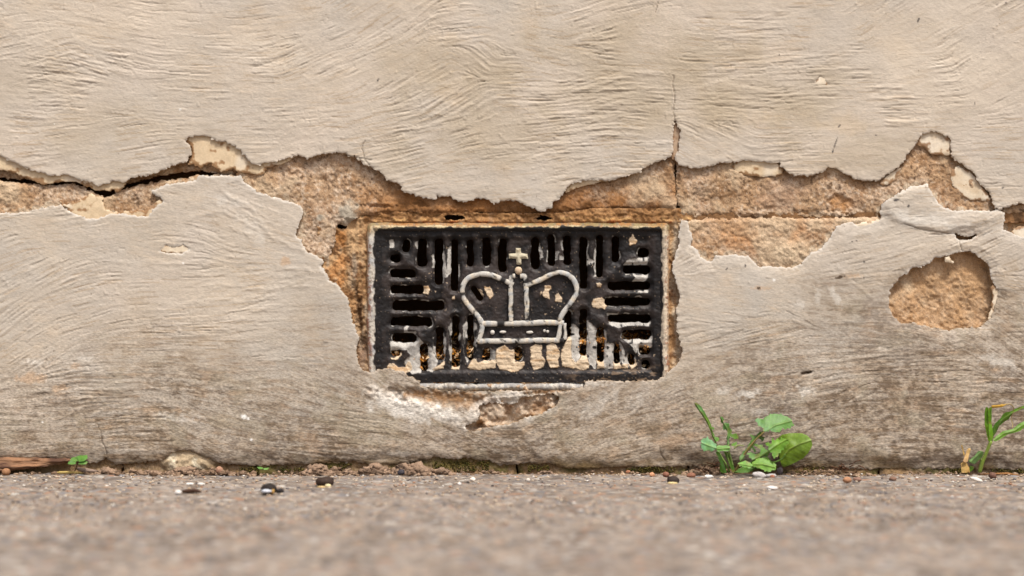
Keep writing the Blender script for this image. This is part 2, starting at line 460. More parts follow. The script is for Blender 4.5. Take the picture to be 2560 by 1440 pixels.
HOLE = [(2222,745),(2224,728),(2232,715),(2245,703),(2255,690),(2270,683),(2283,670),(2300,668),(2325,657),(2340,643),(2365,640),(2390,632),(2405,628),
 (2425,628),(2440,635),(2455,647),(2470,658),(2475,675),(2478,695),(2487,715),(2497,730),(2495,745),(2488,762),(2484,785),(2475,800),(2460,812),
 (2440,819),(2415,820),(2395,822),(2375,826),(2350,822),(2325,818),(2300,812),(2280,808),(2255,808),(2240,795),(2228,780),(2224,762)]
CHIP_SMALL = [[(2384,581),(2400,590),(2420,592),(2442,587),(2432,597),(2412,600),(2395,596)],
              [(400,627),(416,615),(436,618),(456,613),(474,625),(452,633),(426,633)],
              [(2040,205),(2050,190),(2060,198),(2064,209),(2050,211)]]
CAVE = [(1160,1068),(1175,1060),(1195,1050),(1200,1035),(1195,1018),(1210,1008),(1240,1007),(1270,1012),(1295,1006),(1300,996),(1320,991),(1345,987),
 (1390,984),(1400,992),(1393,1012),(1375,1024),(1350,1035),(1310,1045),(1280,1058),(1255,1062),(1220,1068),(1190,1078),(1170,1080)]
CRACKS = [[(1648,-60),(1646,0),(1640,30)],[(1684,188),(1682,210),(1686,240),(1685,300)],
 [(-500,0),(-490,0)],[(868,388),(905,396),(930,400)],[(912,350),(905,372),(912,400),(925,412)],[(2400,598),(2401,615),(2405,628)],
 [(2260,560),(2310,575),(2385,585)],[(1650,1115),(1655,1140),(1662,1152)],[(245,1060),(252,1090),(262,1120),(265,1140)]]
BACK_Y = 0.024

WALL = empty('wall', (0, 0, 0), 'old stone wall under cracked cream painted render, peeling around the iron vent', 'wall')

# ------------------------------------------------------------------ plaster coats
C_UP = lin(214, 200, 183); C_UP2 = lin(202, 189, 171); C_WARM = lin(214, 190, 156); C_GREY = lin(194, 187, 176); C_BLUE = lin(206, 205, 202)
C_DIRT = lin(140, 122, 100); C_DIRT2 = lin(98, 79, 62); C_PINK = lin(205, 176, 146); C_WHITE = lin(225, 219, 208)
def plaster_height(px, py):
    inside = (px > -110) & (px < 2670) & (py > -95)
    amp = 0.75 + 0.55 * fbm(px, py, 170, 3, 21)
    for x, y, rx, ry, a in [(1350,220,420,260,.7),(1950,180,300,220,.35),(250,1000,400,110,.6),(700,640,260,200,.3),(260,170,240,120,.4),(1000,420,200,80,.3),(2400,520,160,60,.4)]:
        amp = amp + a * blob(px, py, x, y, rx, ry, 0, 0.9, 0.4, 26, 90)
    amp = np.clip(amp, 0.3, 2.1)
    hf = samp(LIC_F, px, py); hm = samp(LIC_M, px, py); hc = samp(LIC_C, px, py)
    hs = samp(LIC_S, px, py); hg = samp(LIC_G, px, py)
    hm = np.where(hm > 0, hm * 1.25, hm * 0.8)
    hx = samp(LIC_X, px, py) * sstep(0.0, 0.5, fbm(px, py, 150, 3, 24)) * 1.3
    q = sstep(-0.2, 0.4, fbm(px, py, 90, 3, 23))
    flat = 0.18 + 0.82 * sstep(-0.22, 0.28, fbm(px * 0.6, py, 75, 3, 22))
    h = flat * (amp * (0.095 * hf + 0.095 * hm * (0.6 + 0.6 * q) + 0.025 * hc + 0.075 * hx) + 0.08 * hs - 0.125 * hg)
    h = h + 0.30 * fbm(px, py, 120, 2, 25) + 0.12 * fbm(px * 0.7, py, 26, 3, 28) + 0.085 * fbm(px * 0.7, py, 7, 3, 31, 0.7) - 0.30 * sstep(0.70, 0.9, vnoise(px / 6.5, py / 4.5, 45)) * sstep(0.0, 0.6, fbm(px, py, 100, 3, 46))
    lp = 0.25 * samp(LIC_C, px + 3 * vnoise(px / 8, py / 8, 38), py + 3 * vnoise(px / 7, py / 7, 39))
    lw = np.zeros(px.shape, f32) + 0.12 * sstep(-0.1, 0.5, fbm(px, py, 120, 2, 42))
    for x, y, rx, ry, a in [(330,980,430,110,1.0),(620,540,200,120,.8),(620,740,300,120,.6),(1150,270,260,140,.7),(1850,230,180,120,.5),(2400,510,160,70,.9),(1500,170,260,90,.5),(2250,300,120,90,.4),(250,200,200,70,.4)]:
        lw = np.maximum(lw, a * blob(px, py, x, y, rx, ry, 0, 0.9, 0.4, 43, 80))
    h = h + 0.42 * lw * sstep(0.10, 0.20, lp) * sstep(0.80, 0.22, lp) * (0.7 + 0.5 * fbm(px, py, 9, 2, 44))
    # drips and pimples of paint
    p = vnoise(px / 9.0, py / 7.0, 33); h = h + 0.35 * sstep(0.72, 0.98, p) * sstep(-0.1, 0.5, fbm(px, py, 140, 2, 36))
    return np.where(inside, h, 0.15 * fbm(px, py, 300, 2, 25)) * 0.001
def plaster_colour(px, py, low):
    n1 = fbm(px, py, 260, 3, 51); n2 = fbm(px, py, 70, 4, 55); st = samp(LIC_D, px, py); st2 = samp(LIC_F[:, ::-1], px, py)
    c = mixc(np.broadcast_to(C_UP, px.shape + (3,)), C_GREY, 0.45 + 0.5 * n1 + (0.2 if low else 0))
    c = mixc(c, C_UP2, 0.4 + 0.4 * n2)
    c = mixc(c, C_WARM, 0.12 * sstep(0.1, 1.2, st2 * 0.45 + n2 * 0.8))
    c = mixc(c, C_PINK, 0.10 * sstep(0.35, 1.2, n2 * 0.8 + 0.15 * st2 + 0.4 * fbm(px, py, 300, 2, 61)))
    c = mixc(c, lin(166, 138, 102), 0.20 * np.minimum(samp(LIC_T, px, py), 2.5) * sstep(-0.5, 0.5, fbm(px, py, 80, 2, 64)))
    c = c * (1 + 0.018 * st + 0.035 * st2 + 0.02 * fbm(px, py, 5, 2, 63))[..., None]
    for x, y, rx, ry, a in [(2110,310,70,28,.6),(1900,300,60,20,.5),(1140,230,60,40,.5),(1100,190,70,25,.4),(1120,100,60,20,.4),(2240,120,50,40,.5)]:
        c = mixc(c, C_WARM, 0.6 * a * blob(px, py, x, y, rx, ry, 0, 0.9, 0.5, 62))
    for x, y, rx, ry, a in [(1560,190,380,150,.55),(1880,260,260,120,.5),(1220,340,240,90,.45),(1120,150,200,90,.4),(2150,400,200,60,.4),(1000,420,160,70,.3),(330,330,260,70,.3),(60,200,120,60,.25)]:
        c = mixc(c, lin(182, 166, 140), a * blob(px, py, x, y, rx, ry, 0, 0.95, 0.5, 65, 90))
    for x, y, rx, ry, a in [(260,60,300,90,.4),(2380,150,220,140,.45),(640,130,240,70,.35),(560,760,240,90,.25),(2300,610,160,50,.3)]:
        c = mixc(c, lin(222, 208, 188), a * blob(px, py, x, y, rx, ry, 0, 0.95, 0.5, 66, 90))
    if low:
        # splash dirt climbing from the pavement in patches, thicker on the right
        lim = 885 - 130 * sstep(1500, 2500, px) + 60 * sstep(300, 0, px)
        d = sstep(-180, 230, py - lim + 90 * fbm(px, py, 190, 3, 81) + 26 * st + 18 * st2)
        g = sstep(-0.5, 0.8, fbm(px, py, 26, 4, 85, 0.65) + 0.35 * st2 + 0.3 * st)
        c = mixc(c, C_DIRT, d * (0.40 + 0.55 * g))
        fine = fbm(px * 0.55, py, 7, 3, 88, 0.75)
        d2 = d * sstep(-0.1, 0.8, 0.9 * fine + 0.3 * st2 + 0.5 * fbm(px, py, 160, 2, 90) + 0.2 * sstep(1600, 2400, px))
        c = mixc(c, C_DIRT2, 0.62 * d2)
        c = mixc(c, lin(190, 172, 150), 0.55 * d * sstep(0.25, 0.8, -fine + 0.3 * fbm(px, py, 60, 2, 89)))
        c = mixc(c, lin(168, 158, 136), 0.4 * d * sstep(0.2, 0.8, fbm(px, py, 50, 3, 91)))
        c = mixc(c, C_PINK, 0.3 * d * sstep(0.45, 1.1, fbm(px, py, 34, 3, 94) + 0.25 * st))
        # lime bloom and bare white spots
        for x, y, rx, ry, r, a in [(1000,1015,80,30,-14,1.0),(1095,1032,66,18,-22,1.0),(1060,1020,60,20,-18,.9),(960,1000,40,25,0,.7),(1330,1020,70,30,20,.6),(1240,1000,60,14,12,.8),
                                   (90,905,30,10,0,.6),(215,895,22,9,0,.5),(1870,985,26,13,10,.75),(2015,975,30,16,0,.6),(1810,980,22,12,0,.5),
                                   (2500,905,60,18,-20,.55),(2090,745,30,12,-60,.6),(2000,760,16,12,0,.5),(2045,740,9,26,0,.4),(1900,1030,24,8,10,.45),
                                   (620,560,30,70,40,.4),(560,500,80,16,-12,.4),(2340,555,110,22,-8,.65),(2260,545,40,12,-25,.6),(450,1045,60,10,-8,.5),
                                   (1500,1010,60,20,30,.4),(1600,1000,40,18,30,.4),(1480,960,60,8,0,.5),(1010,1135,60,8,0,.4)]:
            c = mixc(c, C_WHITE, a * blob(px, py, x, y, rx, ry, r, 0.8, 0.55, 97))
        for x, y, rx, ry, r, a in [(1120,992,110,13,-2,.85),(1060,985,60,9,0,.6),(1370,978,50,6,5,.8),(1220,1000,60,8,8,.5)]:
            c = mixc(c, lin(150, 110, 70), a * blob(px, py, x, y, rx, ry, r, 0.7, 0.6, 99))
        for x, y, rx, ry, r, a in [(75,945,36,14,0,.8),(150,970,24,10,0,.7),(185,915,22,8,0,.6),(712,655,14,14,30,.8),(2135,690,22,6,5,.7),(1905,720,26,6,0,.6),
                                   (2490,925,14,6,0,.6),(1690,1100,60,20,8,.4)]:
            c = mixc(c, C_PINK, a * blob(px, py, x, y, rx, ry, r, 0.6, 0.5, 101))
        for x, y, rx, ry, r in [(2018,932,16,4,12),(2100,693,12,4,15),(1897,720,6,4,0),(2320,700,3,2,0)]:
            c = mixc(c, lin(70, 50, 32), 0.9 * blob(px, py, x, y, rx, ry, r, 0.4, 0.4, 103))
        mo = sstep(1138, 1172, py + 10 * fbm(px, py, 40, 2, 105)) * sstep(-0.2, 0.5, fbm(px, py, 90, 3, 107))
        c = mixc(c, lin(120, 96, 52), 0.75 * mo)
    # insect specks and splashes
    for x, y, rx, ry, r in [(2296,50,7,2.4,70),(2098,315,6,2,45),(2088,360,19,1.8,70),(2082,378,6,2,70),(945,200,5,2,55),(2437,258,5,1.6,75),(1948,137,3.5,1.6,65),
                            (2514,7,3,2.5,0),(2190,338,3,1.6,0),(1817,672,5,2,50),(1863,664,2.5,5,0),(2120,1025,0,0,0),(2130,604,2.5,2,0),(2142,602,2.5,2,0),
                            (2160,655,2.5,4,0),(2160,695,2,4,0),(2507,470,4,2,35),(2505,1050,2,2,0),(2270,515,5,3,60),(2240,500,8,4,10)]:
        if rx: c = mixc(c, lin(62, 58, 60), 0.92 * blob(px, py, x, y, rx, ry, r, 0.35, 0.15, 109))
    for x, y, rx in [(611,1042,6),(605,1040,4),(620,1046,4),(628,1099,4),(450,274,3),(136,310,2),(107,1055,3),(458,658,2.5),(1935,700,4)]:
        c = mixc(c, lin(245, 242, 235), blob(px, py, x, y, rx, rx, 0, 0.4, 0.3, 110))
    sp = sstep(0.86, 0.97, vnoise(px / 4.3, py / 3.7, 113)) * sstep(0.0, 0.6, fbm(px, py, 60, 2, 115) + (0.15 if low else -0.1))
    return mixc(c, lin(95, 80, 62), 0.6 * sp)
def ragged(px, py, a=1.0, seed=120):
    n = fbm(px, py, 16, 3, seed)
    return a * (4.0 * (np.abs(n) - 0.3) + 1.6 * fbm(px, py, 6, 2, seed + 9) + 1.5 * vnoise(px / 3.2, py / 3.2, seed + 5))
XS = axis(-60, 2620, 2.2, -7000, 9600, 1.35)
zs = axis(-60, 540, 2.2, -6500, None, 1.35)
PX, PY = np.meshgrid(XS, zs)
sd = sdf(UP_EDGE + [(FAR, -FAR), (-FAR, -FAR)], PX, PY)
sd = np.minimum(sd, -sdf(CHIP_SMALL[2], PX, PY)) + ragged(PX, PY) * sstep(60, 20, np.abs(sd))
h = plaster_height(PX, PY)
crk = np.full(PX.shape, 1e3, f32)
for c in CRACKS: crk = np.minimum(crk, pld(c, PX + 3 * vnoise(PX / 14, PY / 14, 130), PY))
h = h - 0.0006 * sstep(2.0, 0.3, crk)
h = h - 0.0005 * sstep(3.5, 0, sd) + 0.0003 * sstep(30, 8, sd) * fbm(PX, PY, 40, 2, 131)
cu = plaster_colour(PX, PY, False)
cu = mixc(cu, lin(88, 70, 52), 0.55 * sstep(1.5, 0.3, crk))
layer('plaster_coat', WALL, M_PLASTER, XS, zs, sd, -h, cu, 0.0100, edge_col=lin(178, 150, 116), grain=0.16 + 0.1 * fbm(PX, PY, 90, 2, 132))['label'] = 'upper coat of cream painted render with brush marks'
zs = axis(430, 1190, 2.2)
PX, PY = np.meshgrid(XS, zs)
sd = sdf(LOW_EDGE + FOOT, PX, PY)
for hp in [HOLE, CAVE] + CHIP_SMALL[:2]: sd = np.minimum(sd, -sdf(hp, PX, PY))
sd = sd + ragged(PX, PY, 0.9, 140) * sstep(60, 20, np.abs(sd))
h = plaster_height(PX, PY) * (1 - 0.15 * sstep(900, 1100, PY))
crk = np.full(PX.shape, 1e3, f32)
for c in CRACKS: crk = np.minimum(crk, pld(c, PX + 3 * vnoise(PX / 14, PY / 14, 130), PY))
h = h - 0.0006 * sstep(2.0, 0.3, crk)
# knife scratches standing proud, the thick skin at the top left and the sunken apron under the vent
for pl, a in [([(2268,890),(2290,975)],.5),([(2250,910),(2243,930)],.4),([(2224,945),(2243,975)],.5),([(2243,930),(2260,985),(2290,984)],.6),
              ([(2330,925),(2342,955)],.5),([(2362,945),(2388,1005)],.5),([(2420,1030),(2425,1060)],.3),([(2160,790),(2140,800),(2112,800)],1.0),
              ([(2095,670),(2175,745)],.6),([(550,470),(620,520),(690,600),(760,630)],.9),([(470,545),(560,530),(640,570)],.7),
              ([(300,655),(420,660),(520,650)],.6),([(560,712),(680,725),(800,715)],.7),([(620,675),(760,668),(850,700)],.7),
              ([(90,1012),(160,1005),(250,985)],.8),([(360,975),(480,980),(600,965)],.8),([(340,1040),(440,1035),(560,1055)],.7),([(130,1050),(200,1025)],.5)]:
    h = h + 0.00050 * a * (0.75 + 0.5 * vnoise(PX / 12, PY / 12, 149)) * np.exp(-(pld(pl, PX + 4 * vnoise(PX / 20, PY / 20, 150), PY + 5 * vnoise(PX / 25, PY / 25, 151)) / 5.5) ** 2)
h = h + 0.0014 * blob(PX, PY, 2340, 520, 150, 60, -5, 0.25, 0.15, 152, 50)
RIDGE = np.minimum(pld([(930,982),(1000,1000),(1070,1022),(1142,1050)], PX, PY), pld([(1168,1056),(1192,1026),(1230,1003),(1300,991)], PX, PY)) + 5 * fbm(PX, PY, 22, 3, 159)
RIDGE_M = np.exp(-(RIDGE / 21) ** 2)
h = h + RIDGE_M * (0.0008 + 0.0006 * fbm(PX, PY, 12, 3, 160))
h = h - 0.0028 * np.maximum(blob(PX, PY, 1140, 998, 190, 24, -4, 0.7, 0.45, 153), blob(PX, PY, 1370, 980, 60, 8, 4, 0.7, 0.4, 154))
h = h - 0.0022 * blob(PX, PY, 2018, 932, 16, 5, 12, 0.8, 0.3, 155)
h = h - 0.0005 * sstep(4, 0, sd) - 0.0009 * sstep(26, 0, sd) * sstep(1690, 1720, PX)
h = h - 0.003 * sstep(1120, 1172, PY + 14 * fbm(PX, PY, 60, 3, 156))
cl = plaster_colour(PX, PY, True)
cl = mixc(cl, lin(88, 70, 52), 0.55 * sstep(1.5, 0.3, crk))
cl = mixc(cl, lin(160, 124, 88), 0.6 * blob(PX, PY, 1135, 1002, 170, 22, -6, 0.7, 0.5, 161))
cl = mixc(cl, lin(222, 214, 202), 0.62 * sstep(0.3, 1.0, RIDGE_M + 0.35 * fbm(PX, PY, 14, 3, 162)))
cl = mixc(cl, C_WHITE, 0.45 * sstep(7, 1, sd + 3 * fbm(PX, PY, 20, 2, 157)) * sstep(760, 700, PY))
layer('plaster_coat', WALL, M_PLASTER, XS, zs, sd, -h, cl, 0.0090, edge_col=lin(176, 150, 118), grain=np.clip(0.2 + 0.75 * sstep(760, 1080, PY + 80 * fbm(PX, PY, 140, 3, 158) + 120 * sstep(1600, 2500, PX)), 0.1, 1))['label'] = 'lower coat of grimy painted render with a round chipped hole'

# ------------------------------------------------------------------ old cream undercoat showing at the broken edges
UNDER = [
 [(-80,395),(-80,418),(0,424),(35,432),(60,440),(90,455),(105,462),(125,458),(160,452),(190,455),(215,464),(235,474),(262,475),(282,474),(295,480),(305,470),(315,455),(300,430),(200,425),(100,400),(20,370),(-80,370)],
 [(470,410),(475,395),(480,385),(478,365),(460,350),(480,330),(530,330),(600,360),(640,400),(700,390),(745,380),(735,392),(715,405),(690,412),(668,418),(660,430),(652,438),(630,432),(600,430),(580,422),(555,428),(540,420),(525,408),(500,415),(488,412)],
 [(150,505),(165,512),(185,505),(205,497),(222,486),(230,484),(250,490),(257,498),(256,508),(262,522),(280,531),(310,528),(335,527),(350,526),(362,528),(370,522),(385,508),(400,498),(412,500),(400,520),(380,545),(300,548),(240,555),(190,545)],
 [(1412,484),(1425,474),(1450,466),(1475,462),(1500,454),(1520,452),(1510,440),(1460,444),(1430,452),(1412,466)],
 [(1830,416),(1845,400),(1885,396),(1945,402),(1960,425),(1958,436),(1940,440),(1900,441),(1870,438),(1845,432)],
 [(2292,358),(2305,325),(2345,325),(2385,340),(2380,372),(2376,384),(2360,387),(2328,385),(2322,375),(2310,366)],
 [(2378,432),(2392,415),(2420,425),(2445,445),(2460,470),(2480,495),(2480,503),(2462,501),(2440,500),(2425,498),(2410,490),(2395,480),(2385,465),(2380,450)],
 [(2198,460),(2218,440),(2250,415),(2256,420),(2248,432),(2240,445),(2232,458),(2215,462)],
 [(2530,585),(2535,572),(2550,566),(2580,566),(2640,570),(2640,620),(2545,600)],
 [(2130,563),(2150,558),(2170,555),(2200,548),(2200,565),(2140,570)],
 [(2470,800),(2478,780),(2484,750),(2482,715),(2492,712),(2500,722),(2508,735),(2509,755),(2506,775),(2498,790),(2486,797)],
 [(2362,644),(2372,640),(2382,648),(2384,657),(2374,656),(2364,654)],
 [(1680,395),(1682,345),(1682,300),(1694,298),(1704,325),(1704,350),(1700,385),(1690,398)],
 [(400,634),(400,612),(475,612),(475,634)],
 [(2036,214),(2045,186),(2068,190),(2070,214)],
]
for k, poly in enumerate(UNDER):
    a = np.array(poly); x0, y0 = a.min(0) - 14; x1, y1 = a.max(0) + 14
    xs = axis(x0, x1, 2.0); zs = axis(y0, y1, 2.0)
    PX, PY = np.meshgrid(xs, zs)
    sd = sdf(poly, PX, PY) + ragged(PX, PY, 0.7, 160)
    base = lin(226, 203, 168) if k < 5 else lin(232, 216, 190)
    c = mixc(np.broadcast_to(base, PX.shape + (3,)), lin(205, 176, 138), 0.5 * sstep(-0.2, 1, fbm(PX, PY, 26, 3, 165)))
    c = mixc(c, lin(240, 228, 208), 0.6 * sstep(0.1, 0.9, fbm(PX, PY, 40, 2, 168)))
    c = mixc(c, lin(150, 108, 66), 0.85 * sstep(0.45, 0.9, fbm(PX, PY, 15, 3, 169) + 0.9 * sstep(9, 0, sd)))
    if k == 12: c = mixc(c, lin(172, 140, 112), 0.75 + 0 * sd)
    y = 0.0022 - 0.0003 * fbm(PX, PY, 30, 3, 172) + 0.0004 * sstep(4, 0, sd)
    if k in (10, 11): y = y - 0.0004
    if k in (2, 8, 9): y = y - 0.0014
    if k in (13, 14): y = y - 0.0019
    layer('paint_patch', WALL, M_UNDER, xs, zs, sd, y, c, 0.0026, edge_col=lin(200, 170, 130))

# ------------------------------------------------------------------ sandstone blocks
def stone_colour(px, py, seed=0):
    n = fbm(px, py, 70, 4, 200 + seed, 0.6); g = fbm(px, py, 7, 3, 205 + seed, 0.7); m = fbm(px, py, 22, 3, 209 + seed, 0.6)
    c = mixc(np.broadcast_to(lin(184, 152, 118), px.shape + (3,)), lin(196, 170, 144), sstep(-0.4, 0.9, n))
    c = mixc(c, lin(188, 142, 98), 0.4 * sstep(0.0, 1.0, fbm(px, py, 50, 3, 215 + seed)))
    c = mixc(c, lin(146, 110, 76), 0.8 * sstep(-0.05, 0.9, -m + 0.5 * g))
    c = mixc(c, lin(220, 200, 176), 0.7 * sstep(0.15, 0.8, g + 0.4 * n))
    c = mixc(c, lin(96, 74, 56), 0.8 * sstep(0.35, 0.85, -g + 0.35 * m))
    return c
def stone(poly, x0, x1, y0, y1, ybase, seed, step=2.2, tint=None, label=None, extra=None):
    xs = axis(x0, x1, step); zs = axis(y0, y1, step)
    PX, PY = np.meshgrid(xs, zs)
    sd = sdf(poly, PX, PY) + ragged(PX, PY, 1.0, 220 + seed)
    hh = 0.0011 * fbm(PX, PY, 90, 3, 230 + seed) + 0.0006 * fbm(PX, PY, 24, 3, 235 + seed) + 0.00055 * fbm(PX, PY, 8, 3, 239 + seed, 0.7)
    hh = hh - 0.0014 * sstep(9, 0, sd)
    c = stone_colour(PX, PY, seed % 3)
    if y0 < 520: hh = hh - 0.0015 * np.exp(-pld(UP_EDGE, PX, PY) / 12)
    if tint is not None: c = tint(PX, PY, c)
    if extra is not None: hh = hh + extra(PX, PY)
    if y0 < 600:
        le = pld(LOW_EDGE, PX, PY) + 14 * fbm(PX, PY, 14, 3, 226)
        c = mixc(c, lin(200, 184, 160), 0.75 * sstep(9, 0, le))
        sm_ = sstep(0.1, 0.7, fbm(PX, PY, 80, 3, 227))
        c = mixc(c, lin(206, 184, 154), 0.65 * sm_); hh = hh + 0.0006 * sm_
    o = layer('stone', WALL, M_STONE, xs, zs, sd, ybase - hh, c, BACK_Y - ybase, edge_col=lin(150, 108, 68))
    if label: o['label'] = label
    return o
def t_A(px, py, c):
    c = mixc(c, lin(160, 106, 54), 0.75 * sstep(440, 520, py + 22 * fbm(px, py, 50, 3, 241)) * sstep(860, 1000, px))
    c = mixc(c, lin(104, 70, 38), 0.7 * sstep(0.2, 0.9, fbm(px, py, 60, 3, 243) + sstep(470, 530, py) - 0.5) * sstep(880, 980, px))
    return mixc(c, lin(172, 164, 148), 0.85 * np.maximum(blob(px, py, 872, 530, 26, 40, 20, 0.5, 0.4, 244), blob(px, py, 800, 545, 10, 10, 0, .5, .4, 245)))
def x_A(px, py):
    return 0.0016 * blob(px, py, 1050, 530, 120, 14, 2, 0.8, 0.4, 246) - 0.002 * blob(px, py, 940, 515, 50, 7, 0, 0.8, 0.4, 247) \
        - 0.0012 * blob(px, py, 680, 420, 60, 12, -15, 0.8, 0.5, 248) + 0.0022 * blob(px, py, 872, 535, 24, 34, 15, 0.7, 0.4, 249)
stone([(590,330),(1688,330),(1689,420),(1690,480),(1692,530),(1680,520),(1600,522),(1480,526),(1400,532),(1300,536),(1200,530),(1100,531),(1000,529),(930,538),(900,536),
       (862,566),(840,556),(835,610),(815,650),(590,650)], 586, 1700, 370, 662, 0.0040, 1, tint=t_A, extra=x_A, label='brown sandstone block above the vent')
stone([(-80,446),(0,452),(70,458),(130,462),(160,458),(200,465),(225,478),(260,492),(290,478),(320,468),(380,455),(440,446),(500,437),(560,436),(588,438),(588,560),(-80,560)],
      -80, 592, 425, 560, 0.0040, 2, label='orange sandstone block under the long crack at left')
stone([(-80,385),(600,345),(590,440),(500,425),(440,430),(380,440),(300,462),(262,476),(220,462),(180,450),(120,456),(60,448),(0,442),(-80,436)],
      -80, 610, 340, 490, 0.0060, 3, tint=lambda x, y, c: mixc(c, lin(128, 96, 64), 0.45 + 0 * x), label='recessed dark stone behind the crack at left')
def t_D(px, py, c):
    c = mixc(c, lin(190, 160, 134), 0.5 * blob(px, py, 1960, 480, 80, 40, 0, 0.8, 0.5, 251))
    c = mixc(c, lin(150, 120, 94), 0.6 * blob(px, py, 1955, 500, 40, 24, 0, 0.6, 0.5, 252))
    c = mixc(c, lin(184, 132, 78), 0.7 * blob(px, py, 2100, 505, 38, 28, 0, 0.5, 0.4, 253))
    return mixc(c, lin(90, 72, 56), 0.8 * blob(px, py, 2040, 533, 24, 5, 5, 0.6, 0.4, 254))
def x_D(px, py):
    return -0.0016 * blob(px, py, 2100, 510, 38, 28, 0, 0.25, 0.25, 253) - 0.0018 * blob(px, py, 1890, 424, 66, 22, -5, 0.4, 0.3, 255) \
        - 0.0012 * blob(px, py, 2030, 530, 50, 8, 3, 0.6, 0.4, 256)
stone([(1692,340),(2640,300),(2640,536),(2400,536),(2200,538),(2050,541),(1950,540),(1850,541),(1800,538),(1750,543),(1706,542),(1694,500),(1692,440)],
      1690, 2640, 310, 556, 0.0034, 4, tint=t_D, extra=x_D, label='tan sandstone block right of the crack above the vent')
def t_E(px, py, c):
    c = mixc(c, lin(206, 166, 126), 0.45 * sstep(700, 540, py))
    c = mixc(c, lin(204, 148, 98), 0.55 * np.maximum(blob(px, py, 1860, 600, 70, 30, 0, 0.8, 0.5, 261), blob(px, py, 2000, 590, 30, 30, 0, 0.8, 0.5, 262)))
    c = mixc(c, lin(222, 200, 168), 0.8 * blob(px, py, 1955, 632, 46, 24, 0, 0.6, 0.4, 263))
    c = mixc(c, lin(176, 146, 116), 0.7 * blob(px, py, 1920, 635, 16, 22, 0, 0.6, 0.4, 264))
    c = mixc(c, lin(196, 158, 116), 0.6 * sstep(2200, 2230, px))
    return c
def x_E(px, py):
    hole = sstep(2205, 2235, px)
    return -0.0054 * hole + hole * 0.0016 * fbm(px, py, 45, 3, 266) + 0.0014 * hole * blob(px, py, 2260, 770, 36, 60, 0, 0.25, 0.2, 265) \
        + 0.001 * blob(px, py, 1960, 635, 60, 30, 0, 0.8, 0.3, 267)
stone([(1700,547),(1752,547),(1800,542),(1850,545),(1950,544),(2050,545),(2200,542),(2400,538),(2640,538),(2640,850),(1700,850)],
      1695, 2640, 538, 845, 0.0026, 5, tint=t_E, extra=x_E, label='pinkish sandstone block right of the vent')
def t_F(px, py, c):
    c = mixc(c, lin(208, 190, 168), 0.75 * sstep(-0.5, 0.5, fbm(px, py, 24, 3, 271)))
    return mixc(c, lin(130, 92, 58), 0.7 * sstep(0.1, 0.8, fbm(px, py, 16, 3, 273)))
stone([(1130,962),(1430,962),(1430,1095),(1130,1095)], 1125, 1436, 958, 1098, 0.0046, 6, tint=t_F,
      extra=lambda x, y: 0.0030 * fbm(x, y, 26, 3, 275) - 0.004 * blob(x, y, 1185, 1065, 26, 10, 0, 0.5, 0.3, 276), label='broken rubble in the gap under the vent')
def t_P(px, py, c):
    c = mixc(c, lin(128, 104, 66), 0.55 + 0 * px)
    cb = blob(px, py, 465, 1146, 84, 34, 0, 0.4, 0.25, 281)
    c = mixc(c, mixc(np.broadcast_to(lin(212, 190, 156), c.shape), lin(244, 230, 200), sstep(0, .6, fbm(px, py, 18, 3, 282))), 0.95 * cb)
    mo = sstep(-0.1, 0.5, fbm(px, py, 50, 3, 283)) * sstep(560, 640, px)
    c = mixc(c, lin(74, 78, 26), 0.7 * mo)
    return mixc(c, lin(92, 84, 30), 0.8 * blob(px, py, 1150, 1162, 80, 18, 0, 0.6, 0.4, 284))
for k, (x0, x1) in enumerate([(-80, 300), (304, 640), (644, 1290), (1294, 1720), (1724, 2200), (2204, 2660)]):
    stone([(x0, 1100), (x1, 1100), (x1, 1215), (x0, 1215)], x0 - 3, x1 + 3, 1104, 1200, 0.0052, 10 + k, step=2.6, tint=t_P, extra=lambda x, y: 0.003 * blob(x, y, 465, 1155, 70, 30, 0, 0.8, 0.2, 285),
          label='mossy footing stone ' + ['behind the wood splinter', 'under the small arched chip', 'under the left half of the vent', 'under the right half of the vent',
                                          'behind the leafy weed', 'behind the grass'][k])

xs = axis(1688, 2640, 2.4); zs = axis(528, 558, 2.4); PX, PY = np.meshgrid(xs, zs)
layer('mortar', WALL, M_MORTAR, xs, zs, np.minimum(PY - 530, 556 - PY).astype(f32), 0.0042 - 0.0006 * fbm(PX, PY, 14, 3, 287), mixc(np.broadcast_to(lin(140, 104, 70), PX.shape + (3,)), lin(100, 74, 50), sstep(-0.3, 0.5, fbm(PX, PY, 30, 3, 288))), 0.015)
# ------------------------------------------------------------------ mortar bed round the vent
xs = axis(785, 1745, 2.0); zs = axis(520, 1010, 2.0)
PX, PY = np.meshgrid(xs, zs)
sd = np.minimum(sdf([(792,556),(840,540),(900,526),(1000,530),(1400,532),(1480,520),(1690,512),(1735,545),(1735,1000),(800,1000)], PX, PY), -sdf([(941,577),(1651,577),(1651,949),(941,949)], PX, PY))
for c in ([(1108,541),(1125,536),(1155,538),(1162,545),(1140,550),(1115,548)], [(1338,545),(1352,538),(1370,540),(1386,546),(1365,550),(1345,550)],
          [(838,556),(856,560),(872,566),(862,572),(842,571)]):
    sd = np.minimum(sd, -sdf(c, PX, PY))
sd = sd + ragged(PX, PY, 0.6, 290)
n1 = fbm(PX, PY, 44, 4, 291, 0.6); n2 = fbm(PX, PY, 15, 3, 295, 0.65); nv = fbm(PX * 2.2, PY * 0.5, 30, 3, 297)
c = mixc(np.broadcast_to(lin(170, 132, 92), PX.shape + (3,)), lin(190, 156, 116), sstep(-0.3, 0.8, n1))
c = mixc(c, lin(160, 146, 128), 0.7 * sstep(0.0, 0.9, nv))
c = mixc(c, lin(112, 72, 40), 0.8 * sstep(0.1, 0.8, n2 - 0.3 * n1))
